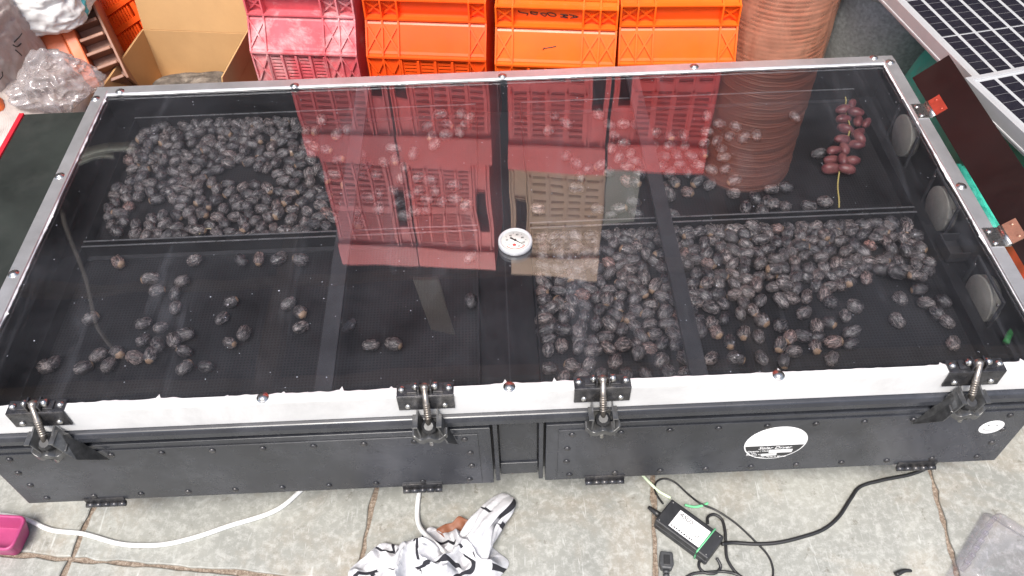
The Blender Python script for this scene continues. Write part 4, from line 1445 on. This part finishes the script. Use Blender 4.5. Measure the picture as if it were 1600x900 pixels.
# grey tub behind
gt = empty('grey_tub', (1.21, 1.49, 0))
tag(gt, 'mottled dark grey plastic tub between the pots and the solar panels', 'tub')
MB().lathe([(0.205, 0.0), (0.215, 0.02), (0.250, 0.22), (0.256, 0.35), (0.248, 0.35), (0.205, 0.03)], 48, cap=False).build('tub_wall', 'greybin', gt)
MB().lathe([(0.255, 0.345), (0.264, 0.347), (0.266, 0.360), (0.260, 0.364), (0.246, 0.360), (0.246, 0.345)], 48, cap=False).build('rim', 'greybin', gt)
MB().lathe([(0.206, 0.022), (0.05, 0.022)], 48).build('tub_base', 'greybin', gt)
hs = MB().tube([(-0.02, -0.26, 0.10), (-0.11, -0.235, 0.07), (0.06, -0.25, 0.06), (0.2, -0.2, 0.05)], 0.012, 8, 6)
o = hs.build('black_hose', 'black_pvc', None, 0, (1.16, 1.56, 0))
tag(o, 'thick black hose lying in the dark at the foot of the grey tub', 'hose')

# ================================================================== SOLAR PANELS
def panel(corner, along, wx, wl, z, ncol, cell_l, label, tilt=0.0):
    """corner = near left corner of the top face; along = angle of the long side"""
    p = empty('photovoltaic_module', (corner[0], corner[1], z), along)
    p.rotation_euler = (tilt, 0, along)
    tag(p, label, 'solar panel', 'solar panels')
    T, F = 0.040, 0.012
    for lo, hi in (((0, 0, -T), (F, wl, 0)), ((wx - F, 0, -T), (wx, wl, 0)), ((F, 0, -T), (wx - F, F, 0)), ((F, wl - F, -T), (wx - F, wl, 0))):
        MB().box(lo, hi).build('frame_bar', 'panel_frame', p, 0.001)
    MB().box((0.001, 0.004, -T + 0.006), (-0.0012, wl - 0.004, -T + 0.010)).build('frame_groove', 'ink_grey', p)
    MB().box((F, F, -0.010), (wx - F, wl - F, -0.0035)).build('backsheet', 'backsheet', p)
    pitch = (wx - 2 * F - 0.012) / ncol
    nrow = int((wl - 2 * F) / (cell_l + 0.004))
    cm = MB().box((0, 0, 0), (pitch - 0.009, cell_l, 0.0007)).mesh('cell')
    cm.materials.append(M['cell'])
    for i in range(ncol):
        for j in range(nrow):
            o = bpy.data.objects.new('cell', cm)
            COL.objects.link(o)
            o.parent = p
            o.location = (F + 0.0105 + i * pitch, F + 0.004 + j * (cell_l + 0.004), -0.0034)
    return p
A0, A1 = at(1402, 0, 0.485), at(1528, 128, 0.485)
ang = math.atan2((A0 - A1).y, (A0 - A1).x) - math.pi / 2
panel((A1.x, A1.y), ang, 0.52, 1.004, 0.485, 11, 0.158, 'solar panel lying further back, its pinkish frame side facing the grey tub')
B0, B1, B2 = at(1508, 121, 0.510), at(1600, 232, 0.510), at(1600, 103, 0.510)
ang2 = math.atan2((B2 - B0).y, (B2 - B0).x)
d2 = Vector((-math.sin(ang2), math.cos(ang2)))
L2 = 0.680
panel((B0.x - d2.x * L2, B0.y - d2.y * L2), ang2, 0.52, L2, 0.510, 11, 0.158, 'nearer solar panel overlapping the other at the right edge')

# tarpaulin heap that the panels lie on
def heap(cx, cy, rx, ry, h, seed, zc=0.0, pw=3.0):
    def f(u, v):
        x, y = -1 + 2 * u, -1 + 2 * v
        d = (abs(x) ** pw + abs(y) ** pw)
        z = h * max(0.0, 1 - d ** 1.6) ** 0.35
        w = 0.10 * noise.noise(Vector((x * 2.4, y * 2.4, seed))) + 0.05 * abs(noise.noise(Vector((x * 6, y * 6, seed + 5))))
        k = 1 + 0.10 * noise.noise(Vector((x * 2, y * 2, seed + 9)))
        return Vector((x * rx * k, y * ry * k, max(0.002, z * (1 + w * 0.8)) + zc))
    return f
o = MB().grid(heap(0, 0, 0.34, 0.40, 0.415, 2.0, 0, 5.0), 80, 90).build('tarpaulin', 'tarp', None, 0, (1.43, 0.80, 0))
tag(o, 'crumpled teal tarpaulin heap underneath the solar panels', 'tarpaulin')
o = MB().grid(heap(0, 0, 0.06, 0.17, 0.34, 7.0, 0, 2.5), 24, 60).build('folded_sheet', 'tarp', None, 0, (1.020, 0.55, 0))
tag(o, 'strip of teal sheet showing between the lid frame and tilted wing', 'sheet')
o = MB().grid(heap(0, 0, 0.06, 0.09, 0.42, 9.0, 0, 2.5), 24, 30).build('orange_sheet', 'tarp_o', None, 0, (1.13, 0.40, 0))
tag(o, 'orange red sheet corner showing beside the tilted wing panel', 'sheet')

# ================================================================== LEFT BACKGROUND
# cardboard box with open flaps
cb = empty('cardboard_box', (-0.925, 1.369, 0), R(-8))
tag(cb, 'open brown cardboard box with raised flaps left of the pink crate', 'box')
bx, by, bh, ct = 0.192, 0.185, 0.175, 0.004
MB().box((-bx, by - ct, 0), (bx, by, bh)).build('box_wall', 'card', cb)
MB().box((-bx, -by, 0), (bx, -by + ct, bh)).build('box_wall', 'card', cb)
MB().box((-bx, -by + ct, 0), (-bx + ct, by - ct, bh)).build('box_wall', 'card', cb)
MB().box((bx - ct, -by + ct, 0), (bx, by - ct, bh)).build('box_wall', 'card', cb)
MB().box((-bx + ct, -by + ct, 0.001), (bx - ct, by - ct, ct)).build('box_base', 'card', cb)
def flap(name, poly, nrm):
    m = MB()
    m.prism(poly, Vector(nrm) * ct)
    return m.build(name, 'card', cb, 0.0008)
flap('box_flap', [(-bx + 0.004, by - 0.002, bh + 0.001), (bx - 0.002, by - 0.002, bh + 0.001), (bx - 0.006, by + 0.034, bh + 0.26), (-bx + 0.008, by + 0.034, bh + 0.26)], (0, 1, -0.15))
flap('box_flap', [(bx - 0.001, -by + 0.01, bh + 0.001), (bx - 0.001, by - 0.012, bh + 0.001), (bx + 0.014, by - 0.03, bh + 0.09), (bx + 0.014, -by + 0.02, bh + 0.09)], (1, 0, -0.1))
flap('box_flap', [(-bx + 0.01, -by + 0.001, bh + 0.001), (bx - 0.01, -by + 0.001, bh + 0.001), (bx - 0.02, -by - 0.09, bh - 0.05), (-bx + 0.02, -by - 0.09, bh - 0.05)], (0, -0.3, -1))
flap('box_flap', [(-bx + 0.001, -by + 0.01, bh + 0.001), (-bx + 0.001, by - 0.012, bh + 0.001), (-bx - 0.06, by - 0.02, bh - 0.09), (-bx - 0.06, -by + 0.02, bh - 0.09)], (-1, 0, -0.5))
o = MB().grid(heap(0, 0, 0.145, 0.150, 0.075, 4.0, 0, 3.0), 50, 50).build('scrap_heap', 'debris', None, 0, (-0.945, 1.372, 0.006))
tag(o, 'grey brown scrap and crumpled wrapping inside the cardboard box', 'scrap')

# clean orange crate with slots, lying tilted behind the box
def basis(o_, u_, v_):
    e1 = (u_ - o_).normalized()
    e2 = (v_ - o_)
    e2 = (e2 - e1 * e2.dot(e1)).normalized()
    e3 = e1.cross(e2)
    if e3.dot(CAM_LOC - o_) < 0:
        e3 = -e3
    m = Matrix((e1, e2, e3)).transposed()
    return m
oo = at_y(178, 98, 1.58)
bm_ = basis(oo, at_y(124, -2, 1.72), at_y(236, 52, 1.60))
oc = empty('slotted_crate')
oc.matrix_world = Matrix.Translation(oo) @ bm_.to_4x4()
tag(oc, 'bright orange slotted crate tilted behind the cardboard box', 'crate')
m = MB()
HL, HWd = 0.40, 0.26
m.box((0, 0, -0.010), (HL, 0.050, 0.0)).box((0, HWd - 0.012, -0.010), (HL, HWd, 0.0)).box((0, 0.050, -0.010), (0.016, HWd - 0.012, 0.0))
m.box((0.0, -0.004, -0.006), (HL, 0.012, 0.006))
for (y0_, y1_) in ((0.050, 0.150), (0.150, HWd - 0.012)):
    for k in range(6):
        x0_ = 0.016 + 0.064 * k
        m.box((x0_ + 0.046, y0_, -0.010), (x0_ + 0.064, y1_, 0.006))
        m.box((x0_, y0_, -0.010), (x0_ + 0.046, y0_ + 0.016, -0.002))
        nsl = int((y1_ - y0_ - 0.016) / 0.0105)
        for q_ in range(nsl):
            yy = y0_ + 0.016 + q_ * 0.0105
            m.box((x0_, yy + 0.0045, -0.010), (x0_ + 0.046, yy + 0.0105, -0.002))
m.build('slotted_panel', 'orange2', oc)
m = MB().box((0, 0, -0.22), (HL, 0.004, -0.011)).box((0, HWd - 0.004, -0.22), (HL, HWd, -0.011)).box((0, 0.004, -0.22), (0.004, HWd - 0.004, -0.011)).box((0.004, 0.004, -0.224), (HL, HWd - 0.004, -0.220))
m.build('shell', 'orange2', oc)
# grimy old orange crate on its side with fins
go = at_y(152, 124, 1.32)
gm = basis(go, at_y(98, 12, 1.46), at_y(182, 100, 1.36))
gc = empty('grimy_crate')
gc.matrix_world = Matrix.Translation(go) @ gm.to_4x4()
tag(gc, 'grimy old orange crate with brown fins beside the clear bag', 'crate')
MB().box((-0.02, -0.145, -0.18), (0.36, -0.036, -0.012)).build('side_panel', 'old_orange', gc, 0.004)
MB().box((-0.02, -0.034, -0.18), (0.36, 0.0, 0.0)).build('edge_rail', 'old_orange', gc, 0.004)
MB().box((0.20, -0.030, 0.0005), (0.26, -0.006, 0.004)).build('hand_grip', 'fin', gc, 0.001)
MB().box((-0.02, 0.002, -0.18), (0.36, 0.070, -0.055)).build('fin_wall', 'fin', gc)
for k in range(9):
    x = -0.018 + k * 0.044
    MB().box((x, 0.0015, -0.054), (x + 0.010, 0.070, -0.006)).build('fin', 'fin', gc, 0.002)
MB().box((-0.02, 0.072, -0.18), (0.36, 0.080, -0.020)).build('outer_edge', 'fin', gc, 0.002)
# violet bottle end + clear ring on the slotted crate
vp = oo + bm_ @ Vector((0.195, 0.150, 0.014))
m = MB().lathe([(0.002, -0.03), (0.010, -0.026), (0.011, 0.02), (0.006, 0.03), (0.002, 0.034)], 16, bm_.to_4x4() @ Matrix.Rotation(R(75), 4, 'X') @ Matrix.Rotation(R(20), 4, 'Y'))
o = m.build('violet_stick', 'purple', None, 0, vp)
tag(o, 'violet blue plastic stick lying on the bright orange slotted crate', 'stick')
bp_ = oo + bm_ @ Vector((0.235, 0.125, 0.012))
o = MB().lathe([(0.030, 0), (0.036, 0.006), (0.036, 0.02), (0.030, 0.024), (0.024, 0.018), (0.024, 0.006)], 28, cap=False).build('tape_roll', 'label', None, 0, bp_)
tag(o, 'pale roll on top of the bright orange slotted crate at the top edge', 'roll')

def blob(name, mat, c, rad, seed, rot=(0, 0, 0), amp=0.18, fold=0.10, sub=5, pw=1.0, subname=None, parent=None, hf=0.6):
    bm = bmesh.new()
    bmesh.ops.create_icosphere(bm, subdivisions=sub, radius=1.0)
    for v in bm.verts:
        d = v.co.normalized()
        q = d * 1.5 + Vector((seed, seed * 0.7, 0))
        k = 1 + amp * noise.noise(q) + fold * (1 - 2 * abs(noise.noise(q * 2.3 + Vector((3, 1, 9))))) + fold * hf * (1 - 2 * abs(noise.noise(q * 5.5)))
        e = Vector([math.copysign(abs(t) ** pw, t) for t in d])
        v.co = Vector((e.x * rad[0], e.y * rad[1], e.z * rad[2])) * k
    for f in bm.faces:
        f.smooth = True
    me = bpy.data.meshes.new(name)
    bm.to_mesh(me)
    bm.free()
    me.materials.append(M[mat])
    o = bpy.data.objects.new(name, me)
    COL.objects.link(o)
    o.location = c
    o.rotation_euler = rot
    if parent is not None:
        o.parent = parent
    return o
o = blob('woven_sack', 'sack_white', at(30, 0, 0.36) + Vector((-0.02, 0.02, 0.0)), (0.20, 0.135, 0.10), 1.3, (0, 0, R(8)), 0.12, 0.05, 6, 0.8)
tag(o, 'white woven sack with a teal stripe at the top left corner', 'sack')
o = blob('printed_sack', 'sack_grey', at(-4, 108, 0.26), (0.075, 0.15, 0.22), 4.1, (R(8), R(6), R(-12)), 0.12, 0.09, 6, 0.8)
tag(o, 'grey creased plastic sack with print at the left edge', 'sack')
o = blob('orange_bag', 'sack_orange', at(-6, 172, 0.24), (0.024, 0.030, 0.035), 2.2, (0, 0, 0.3), 0.12, 0.10, 4, 0.8)
tag(o, 'orange and white bag corner under the grey sack at left edge', 'bag')
o = blob('clear_bag', 'bag', at(84, 130, 0.27), (0.095, 0.070, 0.075), 6.6, (0.2, 0.1, 0.4), 0.45, 0.22, 6, 1.25, hf=0.12)
tag(o, 'crumpled clear plastic bag in front of the grimy crate', 'plastic bag')
o = blob('crumpled_sheet', 'debris', (-1.22, 1.10, 0.03), (0.22, 0.18, 0.12), 8.6, (0, 0, 0.5), 0.22, 0.20, 5, 0.8)
tag(o, 'grey crumpled packing under the clear plastic bag', 'packing')
o = blob('green_scrap', 'tarp', at(8, 200, 0.20), (0.03, 0.02, 0.02), 3.6, (0, 0, 0.5), 0.22, 0.20, 4, 0.8)
tag(o, 'dull green scrap beyond the red edge of the left wing', 'scrap')
# support under the sacks
o = blob('filled_sack', 'sack_grey', (-1.50, 1.35, 0.12), (0.30, 0.42, 0.15), 9.6, (0, 0, 0.1), 0.1, 0.06, 5, 0.7)
tag(o, 'brownish filled sack underneath the white woven sack', 'sack')

# ================================================================== FOREGROUND
def cable(name, pts, r, mat, label, cat='cable', seg=10, parent=None, z=None, lift=None):
    P = []
    for k, q in enumerate(pts):
        zz = r if len(q) == 2 else q[2]
        P.append(at(q[0], q[1], zz))
    o = MB().tube(P, r, seg, 8)
    o = o.build(name, mat, parent)
    if label:
        tag(o, label, cat)
    return o
cable('white_cable', [(-60, 800), (0, 804), (40, 811), (80, 828), (130, 834), (180, 848), (215, 852), (260, 850), (310, 838), (360, 821), (410, 806), (440, 792), (468, 768), (490, 745), (505, 700)], 0.0048, 'white_pvc', 'long white cable curving across the floor from the left edge')
cable('white_cable', [(658, 700), (656, 740), (655, 765), (652, 795), (653, 815, .012), (660, 830, .03), (675, 845, .045), (686, 855, .045), (700, 868, .02), (720, 880, .008)], 0.0048, 'white_pvc', 'short white cable running from under the dryer into the striped cloth')

# laptop style adapter
ap = [at(1048, 779, 0.034), at(1134, 836, 0.034), at(1104, 876, 0.034), at(1025, 812, 0.034)]
ac = sum(ap, Vector()) / 4
ux = ((ap[1] - ap[0]) + (ap[2] - ap[3])).normalized()
arot = math.atan2(ux.y, ux.x)
AL, AW, AH = 0.122, 0.060, 0.034
ad = empty('power_adapter', (ac.x, ac.y, 0.0), arot)
tag(ad, 'black power adapter with white label lying on the stone floor', 'adapter')
MB().box((-AL / 2, -AW / 2, 0.001), (AL / 2, AW / 2, 0.0165)).build('lower_shell', 'adapter', ad, 0.003)
MB().box((-AL / 2, -AW / 2, 0.0172), (AL / 2, AW / 2, AH)).build('upper_shell', 'adapter', ad, 0.003)
MB().box((-0.034, -0.022, AH + 0.0002), (0.036, 0.020, AH + 0.0006)).build('label_sticker', 'label', ad)
text_ob('ASUS', 0.0135, 'label_text', 'ink', ad, Matrix.Translation((-0.031, 0.0125, AH + 0.0008)), 'LEFT', 0.2)
text_ob('AC ADAPTER\nINPUT 100-240V\nOUTPUT 19V', 0.0052, 'label_text', 'ink_grey', ad, Matrix.Translation((-0.031, 0.001, AH + 0.0008)), 'LEFT')
mk = MB()
for k in range(9):
    mk.box((-0.031 + k * 0.0058, -0.0195, AH + 0.0006), (-0.031 + k * 0.0058 + (0.0035 if k % 2 else 0.0024), -0.0165, AH + 0.0009))
for k in range(4):
    mk.box((0.018 + 0.004 * (k % 2), -0.004 - 0.004 * (k // 2), AH + 0.0006), (0.020 + 0.004 * (k % 2), -0.002 - 0.004 * (k // 2), AH + 0.0009))
mk.build('label_marks', 'ink', ad)
for x in (-0.054, 0.054):
    for y in (-0.024, 0.024):
        MB().dome((x, y, AH), (0, 0, 1), 0.0012, 0.0006, 8).build('shell_screw', 'steel', ad)
inv = Matrix.Rotation(-arot, 4, 'Z') @ Matrix.Translation((-ac.x, -ac.y, 0))
def lead(name, pts, r, mat='black_pvc'):
    P = [inv @ at(q[0], q[1], r if len(q) == 2 else q[2]) for q in pts]
    return MB().tube(P, r, 10, 8).build(name, mat, ad)
MB().lathe([(0.0065, 0), (0.0058, 0.012), (0.0042, 0.026), (0.003, 0.03)], 14, Matrix.Translation((-AL / 2 + 0.001, -0.008, 0.017)) @ Matrix.Rotation(R(-90), 4, 'Y')).build('strain_relief', 'black_pvc', ad)
lead('thin_lead', [(1036, 787, .017), (1028, 776, .012), (1023, 764), (1026, 753), (1038, 748), (1055, 754), (1075, 772), (1095, 787, .008), (1120, 798), (1150, 818), (1180, 846), (1200, 868), (1208, 890), (1206, 912)], 0.0021)
lead('output_lead', [(1128, 850, .014), (1145, 848, .006), (1180, 850), (1215, 848), (1250, 840), (1285, 828), (1310, 808), (1330, 778), (1345, 760), (1380, 750), (1420, 742), (1445, 733), (1462, 722), (1470, 700)], 0.0038)
lead('looped_lead', [(1106, 818, .012), (1106, 808, .01), (1116, 804, .008), (1128, 812, .006), (1133, 830, .006), (1134, 850, .004), (1136, 872, .004), (1146, 890, .004), (1160, 905), (1170, 925)], 0.0030)
lead('looped_lead', [(1120, 872, .010), (1126, 886), (1116, 896), (1100, 894), (1092, 884), (1096, 870), (1104, 860, .01)], 0.0030)
lead('looped_lead', [(1072, 902), (1085, 896), (1110, 894), (1130, 893), (1150, 897, .008), (1165, 906)], 0.0030)
# green rubber band round the adapter
def band_pts(x, skew):
    h = AW / 2 + 0.0012
    return [(x - skew, -h, AH + 0.001), (x + skew, h, AH + 0.001), (x + skew, h + 0.0005, AH * 0.5), (x + skew, h, -0.0 + 0.0012), (x - skew, -h, 0.0012), (x - skew, -h - 0.0005, AH * 0.5)]
P = [(Matrix.Translation((ac.x, ac.y, 0)) @ Matrix.Rotation(arot, 4, 'Z')) @ Vector(p) for p in band_pts(0.038, 0.001)]
o = MB().tube(P, 0.0018, 8, 1, True).build('rubber_band', 'green_band')
tag(o, 'green rubber band stretched round the power adapter', 'rubber band')
cable('green_tie', [(1070, 789, .012), (1085, 792, .008), (1100, 789, .006), (1106, 786, .006)], 0.0026, 'green_band', 'short green tie holding the thin lead beside the adapter', 'tie')
cable('pale_wire', [(995, 730), (1003, 741), (1015, 754), (1030, 768), (1048, 778)], 0.0030, 'pale_green', 'pale green wire coming from under the dryer to the adapter', 'wire')
# plug
pp_ = at(1041, 876, 0.012)
pl = empty('power_plug', (pp_.x, pp_.y, 0), R(-98))
tag(pl, 'dark grey power plug on the floor joint left of the adapter', 'plug')
MB().prism([(-0.016, -0.012, 0.001), (0.008, -0.014, 0.001), (0.018, -0.010, 0.001), (0.018, 0.010, 0.001), (0.008, 0.014, 0.001), (-0.016, 0.012, 0.001)], (0, 0, 0.019)).build('plug_body', 'grey_plug', pl, 0.003)
MB().box((-0.008, -0.006, 0.0203), (0.012, 0.006, 0.0218)).build('grip_pad', 'black_pvc', pl, 0.0008)
for k in range(4):
    MB().lathe([(0.0068 - 0.0006 * k, 0), (0.0064 - 0.0006 * k, 0.005)], 12, Matrix.Translation((0.019 + 0.0075 * k, 0, 0.0085)) @ Matrix.Rotation(R(90), 4, 'Y')).build('relief_ring', 'grey_plug', pl)
MB().tube([(0.018, 0, 0.0085), (0.05, 0.004, 0.007), (0.09, 0.0, 0.005)], 0.0036, 10, 6).build('cord', 'black_pvc', pl)
o = MB().tube([at(1400, 898, 0.006), at(1412, 892, 0.007), at(1424, 892, 0.005)], 0.0055, 10, 4, taper=0.5).build('cable_end', 'black_pvc')
tag(o, 'small black cable end at the bottom edge below the long black lead', 'cable end')

# dry leaf or shard beside the cloth
lp = at(714, 826, 0.012)
def leaf(u, v):
    t = -1 + 2 * u
    w = 0.019 * (1 - abs(t) ** 2.2) * (1 + 0.12 * math.sin(t * 9))
    s = -1 + 2 * v
    return Vector((t * 0.040, s * w + 0.004 * math.sin(t * 4), 0.012 + 0.010 * (s * s) * 0.6 + 0.003 * math.sin(t * 7 + s)))
ob = MB().grid(leaf, 24, 10).build('dry_leaf', 'leaf', None, 0, (lp.x, lp.y, 0))
ob.rotation_euler = (R(8), 0, R(6))
md = ob.modifiers.new('thick', 'SOLIDIFY')
md.thickness = 0.0012
tag(ob, 'curled brown dry leaf between the white cable and the cloth', 'leaf')

# striped cloth, one crumpled heap with a twisted end
cl = MB()
cc = at(672, 876, 0.0)
def cloth_body(u, v):
    x, y = -1 + 2 * u, -1 + 2 * v
    # square sheet pulled into an uneven round heap
    rr = max(abs(x), abs(y))
    a = math.atan2(y, x)
    R0 = 0.136 * (1 + 0.16 * math.sin(2 * a + 0.6) + 0.08 * math.sin(5 * a + 1) + 0.05 * math.sin(9 * a))
    px_, py_ = math.cos(a) * rr * R0, math.sin(a) * rr * R0 * 0.72
    q = Vector((px_ * 13, py_ * 13, 1.7))
    w = Vector((noise.noise(q + Vector((7, 0, 0))), noise.noise(q + Vector((0, 7, 0))), 0))
    rid = 1 - abs(noise.noise(Vector((px_ * 15, py_ * 22, 0.3)) + w * 1.1)) * 3.0
    rid2 = 1 - abs(noise.noise(Vector((px_ * 38, py_ * 34, 4.3)) + w)) * 2
    z = (0.014 + 0.048 * max(rid, 0) + 0.014 * rid2) * (1 - rr ** 5) + 0.004
    px_ += 0.014 * w.x
    py_ += 0.014 * w.y
    return Vector((px_ - 0.010, py_ - 0.030, max(z, 0.003)))
cl.grid(cloth_body, 130, 130, True, True)
TL = [at(730, 870, 0.03) - cc, at(745, 845, 0.038) - cc, at(758, 822, 0.040) - cc, at(772, 803, 0.034) - cc, at(785, 790, 0.026) - cc, at(796, 780, 0.014) - cc]
def tail(u, v):
    t = v * (len(TL) - 1)
    i = min(int(t), len(TL) - 2)
    p = TL[i].lerp(TL[i + 1], t - i)
    d = (TL[min(i + 1, len(TL) - 1)] - TL[i]).normalized()
    s = d.cross(Vector((0, 0, 1))).normalized()
    up = s.cross(d)
    a = 2 * math.pi * u
    r = (0.036 - 0.010 * math.sin(v * math.pi * 0.9)) * (1 - 0.55 * v ** 6)
    r *= 1 + 0.30 * noise.noise(Vector((math.cos(a) * 2.6, math.sin(a) * 2.6, v * 3.0))) + 0.14 * math.sin(4 * a + v * 5)
    q = p + s * math.cos(a) * r + up * math.sin(a) * r * 0.62
    q.z = max(q.z, 0.003)
    return q
n0 = len(cl.v)
cl.grid(tail, 60, 50, True, True)
for k in range(n0, len(cl.v)):
    uu, vv = cl.uv[k]
    cl.uv[k] = (uu * 0.33 + 0.1, vv * 0.42)
o = cl.build('cloth', 'cloth', None, 0, (cc.x, cc.y, 0))
tag(o, 'crumpled white cloth with black stripes on the stone floor', 'cloth')

# clear plastic punnet at the right corner
k0, k1 = at(1566, 779, 0.05), at(1493, 905, 0.05)
dl = (k1 - k0).normalized()
pa = math.atan2(dl.y, dl.x)
pu = empty('plastic_punnet', ((k0 + k1) / 2).to_tuple()[:2] + (0.0,), pa)
tag(pu, 'clear plastic punnet lying at the bottom right corner', 'punnet')
def rrect(hx, hy, r, z, n=5):
    out = []
    for cx_, cy_, a0 in ((hx - r, hy - r, 0), (-hx + r, hy - r, 90), (-hx + r, -hy + r, 180), (hx - r, -hy + r, 270)):
        for k in range(n + 1):
            a = R(a0 + 90 * k / n)
            out.append((cx_ + r * math.cos(a), cy_ + r * math.sin(a), z))
    return out
PL, PW = 0.085, 0.062
rings = [rrect(PL + 0.010, PW + 0.010, 0.014, 0.002), rrect(PL + 0.010, PW + 0.010, 0.014, 0.006), rrect(PL + 0.002, PW + 0.002, 0.012, 0.008), rrect(PL - 0.002, PW - 0.002, 0.012, 0.030), rrect(PL - 0.004, PW - 0.004, 0.014, 0.046), rrect(PL - 0.012, PW - 0.012, 0.014, 0.053), rrect(PL - 0.020, PW - 0.020, 0.012, 0.053), rrect(PL - 0.023, PW - 0.023, 0.012, 0.049)]
m = MB()
n = len(rings[0])
v = [Vector(p) + Vector((0, PW + 0.0, 0)) for r_ in rings for p in r_]
f = [(i * n + k, i * n + (k + 1) % n, (i + 1) * n + (k + 1) % n, (i + 1) * n + k) for i in range(len(rings) - 1) for k in range(n)]
f.append(tuple((len(rings) - 1) * n + k for k in range(n)))
m.add(v, f, True)
m.build('tub_shell', 'clear', pu)
for k in range(7):
    x = -0.060 + 0.020 * k
    MB().box((x - 0.0035, 0.0005, 0.012), (x + 0.0035, 0.010, 0.050)).build('rib', 'clear', pu, 0.002)

# magenta scoop at the left corner
so = at(14, 834, 0.03)
sc_ = empty('pink_scoop', (so.x - 0.040, so.y, 0), R(-6))
tag(sc_, 'magenta plastic scoop cut off by the left edge', 'scoop')
rim = [rrect(0.072, 0.036, 0.014, 0.045), rrect(0.066, 0.030, 0.012, 0.045), rrect(0.058, 0.024, 0.010, 0.010), rrect(0.062, 0.028, 0.012, 0.002)]
m = MB()
n = len(rim[0])
v = [p for r_ in (rim[3], rim[0], rim[1], rim[2]) for p in r_]
f = [(i * n + k, i * n + (k + 1) % n, (i + 1) * n + (k + 1) % n, (i + 1) * n + k) for i in range(3) for k in range(n)]
f.append(tuple(3 * n + k for k in range(n)))
m.add(v, f, False)
m.build('bowl', 'pink_scoop', sc_, 0.001)
m = MB()
m.tube([(x * 1.0, y * 1.0, 0.0455) for x, y, z in rrect(0.069, 0.033, 0.013, 0)], 0.0035, 8, 1, True)
m.build('rim', 'pink_scoop', sc_)

# printed marks on the grey sack: laid on its surface
from mathutils.bvhtree import BVHTree
bpy.context.view_layer.update()
sack = bpy.data.objects['printed_sack']
bv = BVHTree.FromPolygons([sack.matrix_world @ v.co for v in sack.data.vertices], [tuple(p.vertices) for p in sack.data.polygons])
for pts in ([(22, 66), (30, 58), (34, 52)], [(20, 70), (27, 73), (33, 68)], [(24, 78), (30, 83), (34, 87)], [(0, 124), (4, 118), (3, 112)]):
    P = []
    for q in pts:
        hit = bv.ray_cast(CAM_LOC, _ray(*q).normalized())[0]
        if hit is not None:
            P.append(sack.matrix_world.inverted() @ (hit - _ray(*q).normalized() * 0.0005))
    if len(P) > 1:
        MB().tube(P, 0.0016, 6, 4).build('printed_mark', 'ink', sack)
o = MB().tube([at(1572, 535, 0.375), at(1578, 522, 0.375), at(1588, 511, 0.375), at(1606, 500, 0.375)], 0.006, 10, 6).build('green_curve', 'green_tube')  # short curved green tube near the front right corner
tag(o, 'short bright green curved tube in the front right corner under the glass', 'hose')
